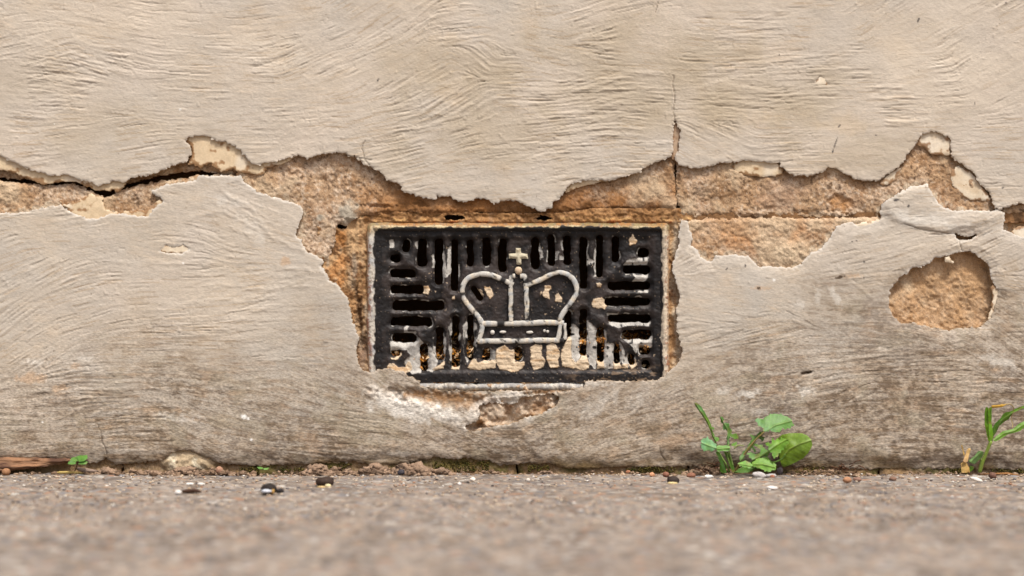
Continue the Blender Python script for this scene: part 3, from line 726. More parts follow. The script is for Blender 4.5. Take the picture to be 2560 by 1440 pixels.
c = mixc(c, lin(190, 130, 72), 0.62 * np.maximum.reduce([blob(PX, PY, 850, 590, 20, 26, 0, .6, .5, 301), blob(PX, PY, 845, 665, 20, 34, -20, .6, .5, 302), blob(PX, PY, 850, 700, 12, 30, -20, .6, .5, 303)]))
ly = PY + 4 * n1 + 3 * nv
c = mixc(c, lin(164, 120, 76), 0.7 * sstep(562, 552, ly) * sstep(900, 930, PX))
c = mixc(c, lin(212, 170, 112), 0.7 * sstep(5, 1, np.abs(ly - 549)) * sstep(-0.2, 0.4, n2 + n1) * sstep(900, 930, PX))
c = mixc(c, lin(120, 84, 46), 0.8 * sstep(4, 1, np.abs(ly - 538)) * sstep(900, 930, PX))
c = mixc(c, lin(150, 78, 34), 0.85 * sstep(0.0, 0.7, n2) * sstep(9, 3, np.abs(PY - 556 + 3 * n1)) * sstep(1000, 1100, PX))
c = mixc(c, lin(70, 46, 28), 0.8 * np.maximum(blob(PX, PY, 898, 780, 10, 60, 4, .6, .5, 304), blob(PX, PY, 912, 860, 8, 40, 0, .6, .5, 305)))
c = mixc(c, lin(150, 126, 106), 0.7 * blob(PX, PY, 905, 900, 20, 50, 0, .6, .4, 306))
c = mixc(c, lin(196, 180, 156), 0.8 * sstep(1682, 1694, PX + 10 * n1 + 5 * n2) * sstep(560, 580, PY))
yy = 0.0058 - 0.0015 * n1 - 0.0012 * n2 - 0.0006 * nv + 0.003 * blob(PX, PY, 893, 780, 9, 90, 6, .8, .4, 304) - 0.002 * sstep(562, 552, PY) * sstep(900, 960, PX)
layer('mortar', WALL, M_MORTAR, xs, zs, sd, yy, c, BACK_Y - 0.006, edge_col=lin(90, 60, 36))

# ------------------------------------------------------------------ body of the wall behind the coats, and the duct behind the vent
def box_items(boxes):
    v = []; f = []
    for (x0, x1, y0, y1, z0, z1) in boxes:
        n = len(v)
        v += [(x0,y0,z0),(x1,y0,z0),(x1,y1,z0),(x0,y1,z0),(x0,y0,z1),(x1,y0,z1),(x1,y1,z1),(x0,y1,z1)]
        f += [tuple(n + i for i in q) for q in ((0,1,5,4),(1,2,6,5),(2,3,7,6),(3,0,4,7),(4,5,6,7),(3,2,1,0))]
    return v, f
VX0, VX1 = W(936, 0).x, W(1656, 0).x
VZ0, VZ1 = W(0, 954).z, W(0, 572).z
def simple(name, v, f, col, mat, parent):
    loops = [i for q in f for i in q]; starts = np.cumsum([0] + [len(q) for q in f])[:-1]
    me = raw_mesh(name, np.array(v), loops, starts, np.zeros(len(f), bool), np.broadcast_to(col, (len(v), 3)))
    return link(name, me, mat, parent)
XW0, XW1, ZT = W(-7000, 0).x, W(9600, 0).x, W(0, -6500).z
v, f = box_items([(XW0, VX0, BACK_Y - .0005, 0.34, -0.2, ZT), (VX1, XW1, BACK_Y - .0005, 0.34, -0.2, ZT),
                  (VX0, VX1, BACK_Y - .0005, 0.34, VZ1, ZT), (VX0, VX1, BACK_Y - .0005, 0.34, -0.2, VZ0), (VX0, VX1, 0.15, 0.34, VZ0, VZ1)])
simple('wall_core', v, f, lin(120, 88, 58), M_STONE, WALL)

# ------------------------------------------------------------------ the vent
VENT = empty('air_vent', W(1296, 960, 0.004), 'rectangular iron air vent with crown emblem, flaking black paint and long slots', 'vent')
SLOTS = []   # (x0,x1,y0,y1, kind)
for s in [(1005,1024,598,629),(1043,1066,595,666),(1086,1106,597,710),(1127,1144,598,728),(1167,1183,598,664),(1207,1226,592,663),(1246,1265,595,678),
          (1328,1348,593,672),(1370,1387,588,663),(1409,1427,590,662),(1450,1468,593,722),(1491,1508,588,693),(1531,1549,592,656),
          (972,998,636,654),(973,1036,673,694),(976,1058,713,733),(978,1111,752,776),(975,1080,793,815),(978,1039,834,856),(975,999,876,890),
          (1597,1623,622,642),(1558,1627,663,684),(1520,1626,704,725),(1512,1626,744,764),(1520,1627,786,806),(1556,1629,826,848),(1600,1626,866,886),
          (1050,1068,860,928),(1090,1108,818,900),(1129,1146,790,918),(1168,1184,788,902),(1208,1224,872,900),(1288,1303,868,902),
          (1412,1428,778,842),(1450,1468,772,890),(1493,1511,817,905),(1536,1550,862,908),(1572,1588,886,912),(1606,1626,903,922)]:
    SLOTS.append(s)
STEP = 1.5
xs = axis(932, 1660, STEP); zs = axis(566, 958, STEP)
PX, PY = np.meshgrid(xs, zs)
def slot_sd(px, py):
    best = np.full(px.shape, -1e3, f32)
    for x0, x1, y0, y1 in SLOTS:
        m = (px > x0 - 40) & (px < x1 + 40) & (py > y0 - 40) & (py < y1 + 40)
        cx, cy = (x0 + x1) / 2, (y0 + y1) / 2; hx, hy = (x1 - x0) / 2, (y1 - y0) / 2
        r = min(hx, hy) * 0.85
        qx = np.abs(px[m] - cx) - (hx - r); qy = np.abs(py[m] - cy) - (hy - r)
        d = np.sqrt(np.maximum(qx, 0) ** 2 + np.maximum(qy, 0) ** 2) + np.minimum(np.maximum(qx, qy), 0) - r
        best[m] = np.maximum(best[m], -d)
    return best
hs = slot_sd(PX, PY) + 2.3 * fbm(PX, PY, 16, 3, 310) + 0.6
hs = np.maximum(hs, 7.5 - pld([(1184,722),(1200,745)], PX, PY) + 0.8 * fbm(PX, PY, 8, 2, 311))
sd = np.minimum(sdf([(934,568),(1658,568),(1658,956),(934,956)], PX, PY), -hs)
ds = np.maximum(-hs, 0)             # distance from the nearest slot
nL = fbm(PX, PY, 26, 3, 312); nS = fbm(PX, PY, 6, 3, 316, 0.6)
h = 0.0005 * nL + 0.00018 * nS - 0.0020 * np.clip(1 - ds / 11.0, 0, 1) ** 2
rim_d = np.minimum(np.minimum(PX - 940, 1652 - PX), np.minimum(PY - 576, 950 - PY))
for pl in ([(985,625),(1075,700),(1150,745)], [(1610,635),(1520,690),(1445,745)], [(1612,890),(1540,820),(1450,775)], [(1010,880),(1090,810),(1150,775)]):
    dd = pld(pl, PX + 5 * nL, PY + 5 * nL)
    h = h + 0.0011 * np.exp(-(dd / 11) ** 2) * sstep(1, 8, ds)
h = h + 0.0012 * sstep(26, 14, rim_d)                       # the raised border of the plate
crown_in = sdf([(1160,715),(1190,690),(1240,695),(1275,710),(1277,800),(1296,805),(1318,800),(1320,710),(1360,697),(1400,685),(1438,712),(1425,765),(1400,806),(1400,850),(1205,850),(1204,806),(1172,760)], PX, PY)
h = h - 0.0010 * sstep(-4, 6, crown_in)
h = h + 0.0006 * sstep(-24, -6, crown_in) * sstep(6, -4, crown_in)
# paint: black, peeled to older grey paint, and cream drips
BLK = lin(33, 29, 28); GRY = lin(192, 187, 178); CRM = lin(214, 192, 162)
col = mixc(np.broadcast_to(BLK, PX.shape + (3,)), lin(58, 50, 47), sstep(-0.5, 0.7, nL)) 
col = mixc(col, lin(30, 27, 27), 0.8 * sstep(-0.1, 0.8, -nL + 0.3 * nS))
grey = np.full(PX.shape, -1e3, f32); cream = grey.copy()
def acc(dst, polys):
    for p in polys:
        a = np.array(p); m = (PX > a[:, 0].min() - 20) & (PX < a[:, 0].max() + 20) & (PY > a[:, 1].min() - 20) & (PY < a[:, 1].max() + 20)
        dst[m] = np.maximum(dst[m], sdf(p, PX[m], PY[m]))
acc(grey, [
 [(978,856),(1020,858),(1045,846),(1055,858),(1050,885),(1050,930),(1030,935),(1018,918),(1012,902),(1030,888),(1016,872),(995,872),(978,880)],
 [(1012,820),(1018,816),(1016,832),(1038,832),(1036,838),(1012,836)],
 [(1084,845),(1090,842),(1092,890),(1086,880)],[(1070,862),(1076,872),(1092,905),(1080,928),(1068,925)],
 [(1108,822),(1114,830),(1112,880),(1108,900)],[(1122,822),(1130,808),(1131,905),(1126,900)],
 [(1146,838),(1150,835),(1150,900),(1146,915)],[(1160,815),(1168,800),(1168,905),(1160,880)],
 [(1186,808),(1190,812),(1192,850),(1186,885)],[(1226,872),(1236,880),(1238,905),(1228,895)],
 [(1428,810),(1448,824),(1449,895),(1440,906),(1430,890)],[(1470,802),(1478,812),(1491,822),(1492,890),(1488,920),(1474,905),(1468,880)],
 [(1511,858),(1533,860),(1534,918),(1515,922),(1510,900)],[(1509,825),(1514,830),(1516,862),(1510,855)],
 [(1550,856),(1558,870),(1562,890),(1574,905),(1570,915),(1556,905),(1549,885)],
 [(1560,662),(1570,649),(1600,645),(1622,643),(1619,660),(1590,661)],[(1584,684),(1594,688),(1621,685),(1616,700),(1602,706),(1582,704),(1592,694)],
 [(1526,808),(1545,806),(1575,808),(1600,806),(1625,806),(1622,812),(1570,812),(1545,818)],
 [(1558,845),(1600,848),(1630,842),(1628,866),(1598,866),(1590,880),(1580,862)],
 [(1594,726),(1622,725),(1621,730),(1596,730)],[(1520,785),(1545,786),(1544,789),(1520,788)],[(1516,744),(1545,742),(1548,746),(1518,747)],
 [(1106,618),(1112,640),(1117,690),(1108,692),(1104,660)],[(1120,620),(1126,615),(1127,680),(1118,690),(1117,678)],[(1080,640),(1084,635),(1085,668),(1081,668)],
 [(1145,662),(1148,660),(1149,690),(1143,705)],[(1349,608),(1354,622),(1357,642),(1349,646)],[(1390,628),(1396,628),(1394,648),(1389,650)],
 [(1404,602),(1409,600),(1408,625),(1403,620)],[(1468,632),(1474,646),(1486,652),(1480,658),(1470,658)],[(1401,638),(1409,640),(1408,648),(1401,648)],
 [(1488,620),(1491,615),(1491,690),(1487,690)],[(972,600),(982,600),(984,618),(974,618)],[(1038,606),(1043,603),(1043,622),(1037,610)],
 [(985,752),(1070,751),(1070,754),(985,754)]])
acc(cream, [
 [(1572,600),(1583,586),(1594,600),(1590,610),(1576,613)],[(1479,760),(1485,748),(1505,744),(1516,752),(1523,762),(1513,774),(1500,770),(1482,768)],
 [(1492,708),(1500,707),(1505,712),(1503,717),(1495,715)],[(1358,730),(1363,716),(1378,714),(1380,722),(1374,730),(1374,747),(1364,745),(1356,738)],
 [(1388,738),(1396,734),(1406,742),(1405,754),(1387,755)],[(1211,717),(1225,715),(1234,738),(1226,746),(1216,735)],[(1193,722),(1200,724),(1210,738),(1206,746)],
 [(1042,728),(1055,728),(1058,716),(1070,712),(1075,722),(1070,735),(1045,734)],[(966,922),(972,910),(985,908),(995,918),(1010,918),(1020,905),(1026,910),(1030,925),(1000,945),(960,945)],
 [(973,892),(985,895),(1003,880),(1004,890),(990,900),(976,900)],[(1242,872),(1262,864),(1278,876),(1290,872),(1290,890),(1288,905),(1312,905),(1308,922),(1285,932),(1250,925),(1238,905)],
 [(1326,870),(1340,860),(1354,864),(1355,890),(1364,905),(1358,920),(1336,925),(1326,905)],[(1366,866),(1380,856),(1392,864),(1400,880),(1396,900),(1400,918),(1375,922),(1368,900)],
 [(1402,880),(1412,858),(1425,838),(1430,850),(1430,895),(1440,908),(1460,885),(1470,890),(1474,920),(1460,926),(1430,920),(1405,918)],
 [(1492,900),(1508,895),(1512,920),(1495,922)],[(1533,905),(1550,905),(1560,922),(1535,925)],[(1574,912),(1590,900),(1595,915),(1580,925)],
 [(1080,925),(1095,915),(1110,905),(1108,922),(1085,926)],[(1128,915),(1150,912),(1148,925),(1128,924)],[(1168,920),(1185,895),(1195,905),(1240,900),(1238,920),(1175,926)],
 [(1555,912),(1570,912),(1570,922),(1555,922)],[(1130,742),(1136,740),(1136,748),(1130,748)],[(1350,732),(1354,726),(1356,734),(1351,738)]])
es = sstep(3.6, 1.8, ds) * sstep(0.52, 0.62, vnoise(PX / 14, PY / 14, 318) + 0.15 * sstep(700, 860, PY))
rg = 1.7 * fbm(PX, PY, 11, 3, 320) + 1.1 * nS
gm = np.maximum(sstep(-0.8, 0.8, grey + 1.0 + 1.3 * sstep(770, 800, PY) + rg), 0.9 * es); cm = sstep(-0.8, 0.8, cream + rg)
col = mixc(col, mixc(np.broadcast_to(GRY, PX.shape + (3,)), lin(160, 156, 150), sstep(0, 0.9, nL + 0.5 * nS)), gm)
col = mixc(col, mixc(np.broadcast_to(CRM, PX.shape + (3,)), lin(190, 150, 104), 0.7 * sstep(0.1, 0.8, fbm(PX * 0.5, PY * 1.6, 14, 3, 322))), cm)
h = h - 0.0007 * gm + (0.0006 + 0.0004 * fbm(PX * 0.4, PY * 1.8, 12, 3, 323)) * cm
col = mixc(col, lin(96, 66, 40), 0.7 * sstep(0.5, 0.1, np.abs(cm - 0.5)))
bord = sstep(24, 12, rim_d + 5 * nL)
col = mixc(col, lin(24, 21, 21), 0.75 * bord * (1 - gm) * (1 - cm))
# black chips left on the grey bars
bc = np.maximum(sstep(0.55, 0.7, vnoise(PX / 7, PY / 11, 324)) * sstep(1400, 1420, PX), sstep(0.30, 0.42, vnoise(PX / 9, PY / 26, 325)) * sstep(1250, 1200, PX) * sstep(1060, 1066, PX) * sstep(780, 800, PY)) * gm
col = mixc(col, BLK, bc)
dust = sstep(0.83, 0.92, vnoise(PX / 3.4, PY / 3.4, 326)) * (0.35 + 0.65 * sstep(-0.2, 0.5, fbm(PX, PY, 50, 2, 328)))
col = mixc(col, lin(205, 180, 150), 0.75 * dust * (1 - gm))
low = sstep(905, 935, PY) * sstep(1395, 1470, PX) * sstep(0.0, 0.6, fbm(PX * 0.6, PY * 1.5, 10, 3, 331))
col = mixc(col, lin(140, 118, 96), 0.7 * low)
layer('grille_plate', VENT, M_IRON, xs, zs, sd, 0.0050 - h, col, 0.005, edge_col=lin(60, 48, 38))
# rim
xs = axis(908, 1684, STEP); zs = axis(544, 986, STEP)
PX, PY = np.meshgrid(xs, zs)
def rrect(px, py, x0, x1, y0, y1, r):
    qx = np.abs(px - (x0 + x1) / 2) - ((x1 - x0) / 2 - r); qy = np.abs(py - (y0 + y1) / 2) - ((y1 - y0) / 2 - r)
    return r - np.sqrt(np.maximum(qx, 0) ** 2 + np.maximum(qy, 0) ** 2) - np.minimum(np.maximum(qx, qy), 0)
wob = 1.6 * fbm(PX, PY, 40, 2, 340)
so_ = rrect(PX, PY, 917, 1674, 557, 979, 12) + wob
si_ = -rrect(PX, PY, 940, 1651, 577, 951, 10) + wob
sd = np.minimum(so_, si_)
wdt = 22.0
t = np.clip(so_ / wdt, 0, 1)
top_ = sstep(600, 562, PY); bot_ = sstep(930, 955, PY)
prof = np.sin(np.pi * np.clip(t * 0.9 + 0.05, 0, 1)) ** 0.7
n1 = fbm(PX, PY, 30, 3, 341); n2 = fbm(PX, PY, 8, 3, 344, 0.65)
y = 0.0052 - 0.0040 * prof - 0.0004 * n1 - 0.0002 * n2 + 0.0012 * bot_
c = mixc(np.broadcast_to(lin(208, 200, 186), PX.shape + (3,)), lin(220, 202, 160), sstep(600, 560, PY))
c = mixc(c, lin(186, 192, 198), 0.6 * sstep(0.1, 0.8, n1) * sstep(570, 640, PY))
c = mixc(c, lin(150, 152, 154), 0.6 * sstep(0.15, 0.8, n2) * sstep(570, 640, PY))
c = mixc(c, lin(222, 200, 168), 0.6 * sstep(1640, 1660, PX))
c = mixc(c, lin(148, 84, 40), 0.8 * sstep(0.15, 0.7, n2 + 0.3 * n1) * sstep(0.75, 0.25, t))
c = mixc(c, lin(176, 136, 80), 0.75 * sstep(-0.2, 0.5, fbm(PX * 0.4, PY, 14, 3, 347)) * sstep(590, 560, PY))
c = mixc(c, mixc(np.broadcast_to(lin(158, 108, 58), PX.shape + (3,)), lin(128, 110, 70), sstep(-0.3, 0.4, n1)), 0.85 * top_ * sstep(0.40, 0.26, t + 0.12 * n2))
c = mixc(c, lin(172, 126, 78), 0.7 * (1 - top_) * (1 - bot_) * sstep(0.22, 0.08, t + 0.15 * n2))
c = mixc(c, lin(150, 148, 146), 0.8 * bot_ * sstep(-0.7, 0.2, n2)); c = mixc(c, lin(118, 100, 82), 0.6 * bot_ * sstep(0.1, 0.6, n1 - 0.4 * n2))
c = mixc(c, lin(120, 110, 98), 0.6 * sstep(0.3, 0.7, fbm(PX, PY, 5, 2, 348)))
inner = si_ - 4.5 * fbm(PX, PY, 22, 3, 349, 0.6) - 3 * sstep(0.1, 0.6, fbm(PX, PY, 60, 2, 352)) 
blackm = sstep(3.5, 1.5, inner - 1.5 - 3.5 * sstep(590, 570, PY))
blackm = np.maximum(blackm, 0.95 * sstep(9.5, 8.0, si_ + 3 * n2) * np.maximum.reduce([sstep(0.2, 0.3, blob(PX, PY, 1535, 572, 44, 16, 0, .3, .15, 353)), sstep(0.2, 0.3, blob(PX, PY, 1630, 575, 24, 14, 0, .3, .15, 354)), sstep(.2, .3, blob(PX, PY, 1030, 576, 90, 12, 0, .3, .15, 355)), sstep(.2, .3, blob(PX, PY, 1228, 575, 26, 14, 0, .3, .2, 356))]))
c = mixc(c, lin(38, 34, 33), blackm)
layer('rim', VENT, M_RIM, xs, zs, sd, y, c, 0.008, edge_col=lin(150, 110, 70))

# the crown emblem in relief
YC = 0.0040
def strip(name, pts, r, parent, seed, n=5, flat=0.75, black=0.12):
    r = r * 1.18
    p = smooth_path(pts, n) if len(pts) > 2 else [np.array(pts[0], float) * (1 - k / 8) + np.array(pts[1], float) * k / 8 for k in range(9)]
    q = []
    for a, b in zip(p[:-1], p[1:]):
        m = max(1, int(np.linalg.norm(b - a) / 3))
        q += [a + (b - a) * i / m for i in range(m)]
    q.append(p[-1])
    rs = np.random.RandomState(seed)
    k = np.arange(len(q)); nz = vnoise(k * 0.21 + seed * 5.7, k * 0 + seed, 360); n3 = vnoise(k * 0.5 + seed, k * 0 + 2.5, 361)
    cl = mixc(np.broadcast_to(lin(210, 203, 190), (len(q), 3)), lin(182, 183, 181), sstep(-0.3, 0.6, n3))
    cl = mixc(cl, lin(222, 200, 164), 0.5 * sstep(0.2, 0.7, -n3))
    cl = mixc(cl, lin(40, 36, 35), sstep(0.80 - black, 0.86 - black, nz))
    rad = r * S * (1 + 0.07 * n3 - 0.12 * sstep(0.5, 0.7, nz))
    me = tube_mesh(name, [W(a[0], a[1], YC) for a in q], rad, cl, 12, flat * 0.72, 0.03, seed)
    cc = np.empty(len(me.vertices) * 4, f32); me.color_attributes['albedo'].data.foreach_get('color', cc); cc = cc.reshape(-1, 4)
    vv = np.empty(len(me.vertices) * 3, f32); me.vertices.foreach_get('co', vv); vv = vv.reshape(-1, 3)
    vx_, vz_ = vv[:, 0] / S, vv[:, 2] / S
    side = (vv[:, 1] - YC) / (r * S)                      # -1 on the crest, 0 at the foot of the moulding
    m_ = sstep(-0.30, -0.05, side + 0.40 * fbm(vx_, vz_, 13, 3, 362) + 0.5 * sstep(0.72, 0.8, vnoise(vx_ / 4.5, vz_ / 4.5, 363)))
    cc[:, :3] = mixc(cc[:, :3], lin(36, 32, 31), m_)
    me.color_attributes['albedo'].data.foreach_set('color', cc.ravel())
    return link(name, me, M_RIM, parent)
# W() already carries the small parallax of this depth
crown = strip('crown', [(1190,853),(1240,853),(1300,852),(1345,851),(1410,851)], 6.0, VENT, 3, black=0.1)
crown['label'] = 'raised crown emblem in peeling cream paint'
strip('crown_band', [(1203,809),(1260,809),(1320,808),(1365,806),(1410,808)], 6.2, crown, 5, black=0.05)
strip('crown_band', [(1206,808),(1203,830),(1196,852)], 5.8, crown, 6, black=0.0)
strip('crown_band', [(1401,806),(1399,830),(1394,850)], 5.2, crown, 7, black=0.1)
strip('crown_band', [(1411,808),(1413,830),(1412,850)], 4.0, crown, 8, black=0.1)
strip('crown_arch', [(1284,711),(1262,702),(1240,692),(1215,685),(1190,687),(1168,698),(1157,716),(1157,737),(1168,759),(1185,779),(1199,797),(1205,808)], 6.0, crown, 11, black=0.1)
strip('crown_arch', [(1310,712),(1322,711),(1345,702),(1370,690),(1393,682),(1415,685),(1432,697),(1441,716),(1440,735),(1430,752),(1420,766),(1405,787),(1397,806)], 5.8, crown, 24, black=0.32)
strip('crown_upright', [(1288,690),(1278,693),(1277,715),(1277,760),(1277,806)], 5.6, crown, 15, black=0.16)
strip('crown_upright', [(1300,690),(1313,692),(1315,715),(1317,760),(1318,806)], 5.8, crown, 16, black=0.12)
cr = [(1290,620),(1303,620),(1302,633),(1319,634),(1320,646),(1303,647),(1304,661),(1291,661),(1290,647),(1272,646),(1271,634),(1289,633)]
xs = axis(1262, 1330, 1.5); zs = axis(612, 668, 1.5); PX, PY = np.meshgrid(xs, zs)
sd = sdf(cr, PX, PY) + 0.8 * fbm(PX, PY, 8, 2, 365)
layer('crown_cross', crown, M_RIM, xs, zs, sd, 0.0030 + 0.0010 * sstep(6, 0, sd) - 0.0002 * fbm(PX, PY, 9, 2, 366), mixc(np.broadcast_to(lin(200, 190, 164), PX.shape + (3,)), lin(150, 130, 96), 0.5 * sstep(0, .8, fbm(PX, PY, 12, 2, 367))), 0.003)
def bump_part(name, x, y, rx, rz, col, parent, seed, yy=YC):
    V, F = lump(2, rx * S, min(rx, rz) * S * 0.7, rz * S, 0.08, seed)
    c = W(x, y, yy); V = V + np.array(c[:])
    return link(name, lumps_mesh(name, [(V, F, col)]), M_RIM, parent)
bump_part('crown_orb', 1296, 676, 10, 10, lin(214, 190, 160), crown, 3)
for k, (x, y, rx, rz) in enumerate([(1231,831,6,6),(1257,830,9,4),(1324,831,9,4),(1361,827,3.5,4),(1369,829,4,4)]):
    bump_part('crown_bead', x, y, rx, rz, lin(210, 204, 194), crown, 7 + k, 0.0050)
xs = axis(1203, 1400, 1.8); zs = axis(810, 850, 1.8); PX, PY = np.meshgrid(xs, zs)

# leaf litter and rust flakes lying inside the duct
rs = np.random.RandomState(77)
v = []; f = []; cl = []
for k in range(2600):
    px = rs.uniform(940, 1652); dep = abs(rs.normal(0, 0.014)) + 0.0065
    top = 892 - 22 * (0.5 + 0.5 * math.sin(px * 0.021 + 1.3)) - 1500 * max(0, dep - 0.009) - (24 if px > 1430 else 0)
    py = rs.uniform(max(top, 790), 950) if rs.rand() < .4 else max(top, 790) + abs(rs.normal(0, 8))
    c0 = np.array([(px - 1280) * S, dep, CAMZ + (720 - py) * S])
    a = rs.normal(0, 1, 3); a /= np.linalg.norm(a); b = np.cross(a, rs.normal(0, 1, 3)); b /= np.linalg.norm(b)
    s1, s2 = rs.uniform(3, 10) * S, rs.uniform(1.5, 5) * S
    n = len(v)
    nn = np.cross(a, b) * s2 * 0.6
    v += [c0 - a * s1, c0 - b * s2 + nn, c0 + a * s1, c0 + b * s2 + nn]
    f += [(n, n + 1, n + 2), (n, n + 2, n + 3)]
    q = [lin(226, 178, 116), lin(206, 144, 76), lin(236, 206, 164), lin(146, 92, 48), lin(200, 136, 46)][rs.randint(5)]
    cl += [q] * 4
me = raw_mesh('leaf_litter', np.array(v), [i for q in f for i in q], np.arange(len(f)) * 3, np.zeros(len(f), bool), np.array(cl))
tag(link('leaf_litter', me, M_DRY), 'golden brown leaf scraps and rust flakes lying inside the iron vent', 'leaf litter', kind='stuff')

# ------------------------------------------------------------------ pavement
def worley(x, y, seed):
    xi = np.floor(x); yi = np.floor(y); f1 = np.full(x.shape, 9.0, f32); cid = np.zeros(x.shape, f32)
    t = np.random.RandomState(seed).rand(3, 128, 128).astype(f32)
    for dx in (-1, 0, 1):
        for dy in (-1, 0, 1):
            i = (xi + dx).astype(int) & 127; j = (yi + dy).astype(int) & 127
            d = (xi + dx + t[0, j, i] - x) ** 2 + (yi + dy + t[1, j, i] - y) ** 2
            m = d < f1
            f1 = np.where(m, d, f1); cid = np.where(m, t[2, j, i], cid)
    return np.sqrt(f1), cid
gx = axis(-0.41, 0.41, 0.0012, -12, 12, 1.35)
a1 = np.arange(0.016, -0.20, -0.0014); a2 = np.arange(a1[-1] - 0.0018, -0.62, -0.0022)
a3 = [a2[-1]]; d = 0.0024
while a3[-1] > -14: d *= 1.4; a3.append(a3[-1] - d)
a0 = [0.016]; d = 0.002
while a0[-1] < 6: d *= 1.6; a0.append(a0[-1] + d)
gyv = np.array(a0[:0:-1] + list(a1) + list(a2) + a3[1:], f32)
GX, GY = np.meshgrid(gx, gyv)
mm = 1000.0
X, Y = GX * mm, GY * mm
w1, c1 = worley(X / 4.2 + 0.3 * fbm(X, Y, 6, 2, 400), Y / 4.2, 401)
w2, c2 = worley(X / 9.5 + 0.2 * fbm(X, Y, 9, 2, 403), Y / 9.5, 404)
big = sstep(0.55, 0.60, c2) * sstep(0.42, 0.30, w2)
sm1 = sstep(0.40, 0.45, c1) * sstep(0.5, 0.36, w1)
gz = 0.0009 * fbm(X, Y, 60, 3, 406) + 0.00045 * fbm(X, Y, 9, 3, 409, 0.6) + 0.0006 * sm1 * (0.5 - w1) + 0.0010 * big * (0.45 - w2)
near_ = sstep(0.7, 0.5, np.abs(GX)) * (GY > -0.9) * (GY < 0.02)
gz = gz * near_ - 0.0002
gz = gz - 0.0035 * sstep(-0.002, 0.003, GY + 0.0025 * fbm(X, Y, 20, 3, 412))
base = mixc(np.broadcast_to(lin(166, 152, 140), X.shape + (3,)), lin(142, 127, 114), sstep(-0.4, 0.8, fbm(X, Y, 26, 4, 413)))
base = mixc(base, lin(184, 166, 150), 0.6 * sstep(-0.1, 0.7, fbm(X, Y * 0.6, 24, 3, 417)))
base = mixc(base, lin(112, 98, 88), 0.65 * sstep(0.15, 0.8, fbm(X, Y * 0.6, 17, 3, 418)))
base = mixc(base, lin(108, 98, 90), 0.7 * sstep(0.1, 0.8, fbm(X, Y, 6, 3, 419, 0.7)))
base = mixc(base, lin(200, 190, 178), 0.5 * sstep(0.2, 0.8, fbm(X, Y, 5, 3, 423, 0.7)))
def stones(cid):
    pal = [lin(196, 182, 168), lin(206, 198, 190), lin(124, 120, 122), lin(192, 142, 110), lin(164, 142, 124), lin(96, 90, 90), lin(196, 168, 140), lin(150, 152, 160), lin(180, 162, 146), lin(232, 226, 216), lin(112, 102, 96), lin(176, 164, 154), lin(140, 124, 112), lin(130, 132, 138)]
    i = (cid * 997).astype(int) % len(pal)
    return np.array(pal)[i]
base = mixc(base, stones(c1), 0.7 * sm1)
base = mixc(base, stones(c2 * 1.31), 0.6 * big)
base = mixc(base, lin(128, 100, 76), 0.6 * sstep(-0.006, 0.002, GY + 0.004 * fbm(X, Y, 24, 3, 421)))
R, C = GX.shape
ii = np.arange(R * C).reshape(R, C)
q = np.stack([ii[:-1, :-1], ii[1:, :-1], ii[1:, 1:], ii[:-1, 1:]], -1).reshape(-1, 4)
me = raw_mesh('pavement', np.stack([GX, GY, gz], -1).reshape(-1, 3), q.ravel(), np.arange(len(q)) * 4, np.ones(len(q), bool), base.reshape(-1, 3) * np.array([0.72, 0.73, 0.73]))
tag(link('pavement', me, M_GROUND), 'worn concrete pavement with exposed aggregate in front of the wall', kind='structure')

# ------------------------------------------------------------------ small things on the pavement
def at(px, py):
    """point of the pavement seen at photo pixel (px, py)"""
    y = gy_of(py); return W(px, py, y)
def put_lump(name, px, py, rx, rz, col, rough, seed, label, cat, group=None, sub=3, sink=0.1, ry=None, mat=None, rot=0.0, y=None):
    yy = gy_of(max(py, 1184.5)) if y is None else y
    k = (D + yy) / D
    V, F = lump(sub, rx * S * k, (ry or min(rx, rz * 1.2)) * S * k, rz * S * k, rough, seed)
    c, s = math.cos(math.radians(rot)), math.sin(math.radians(rot))
    V = np.stack([V[:, 0] * c - V[:, 2] * s, V[:, 1], V[:, 0] * s + V[:, 2] * c], -1)
    V[:, 2] -= V[:, 2].min() * (1 - sink)
    n = fbm(V[:, 0] * 3e4 + V[:, 1] * 2e4, V[:, 2] * 3e4, 12, 2, 430)
    cc = np.asarray(col, f32)[None, :] * (1 + 0.25 * n[:, None])
    me = lumps_mesh(name, [(V, F, cc)])
    o = link(name, me, mat or M_CHIP)
    o.location = ((px - 1280) * S * k, yy, 0.0)
    return tag(o, label, cat, group)
SEED = lin(150, 106, 76)
G = 'dry seeds scattered on the pavement'
put_lump('seed', 15, 1190, 11, 10, lin(160, 116, 82), 0.08, 1, 'round tan seed under the wood splinter at the far left', 'seed', G)
put_lump('seed', 548, 1186, 10, 10, lin(168, 128, 104), 0.08, 2, 'round pinkish seed beside the arched chip at the wall foot', 'seed', G)
put_lump('seed', 1665, 1193, 9, 7, lin(142, 96, 76), 0.10, 3, 'brown seed just behind the dark husk right of the vent', 'seed', G)
put_lump('seed', 1728, 1195, 11, 7, lin(146, 100, 78), 0.10, 4, 'flattened brown seed just left of the leafy weed', 'seed', G)
put_lump('seed', 1931, 1196, 6, 5, lin(160, 106, 82), 0.10, 5, 'tiny reddish seed below the big oval weed leaf', 'seed', G)
put_lump('seed', 2118, 1207, 11, 8, lin(178, 130, 96), 0.06, 6, 'bright orange seed between the weed and the grass', 'seed', G)
put_lump('seed', 2143, 1204, 11, 6, lin(140, 108, 92), 0.10, 7, 'flat grey brown seed right beside the orange seed', 'seed', G)
put_lump('seed', 2232, 1202, 10, 6, lin(132, 100, 82), 0.12, 8, 'dull brown flat seed lying alone on the open pavement between weed and grass', 'seed', G)
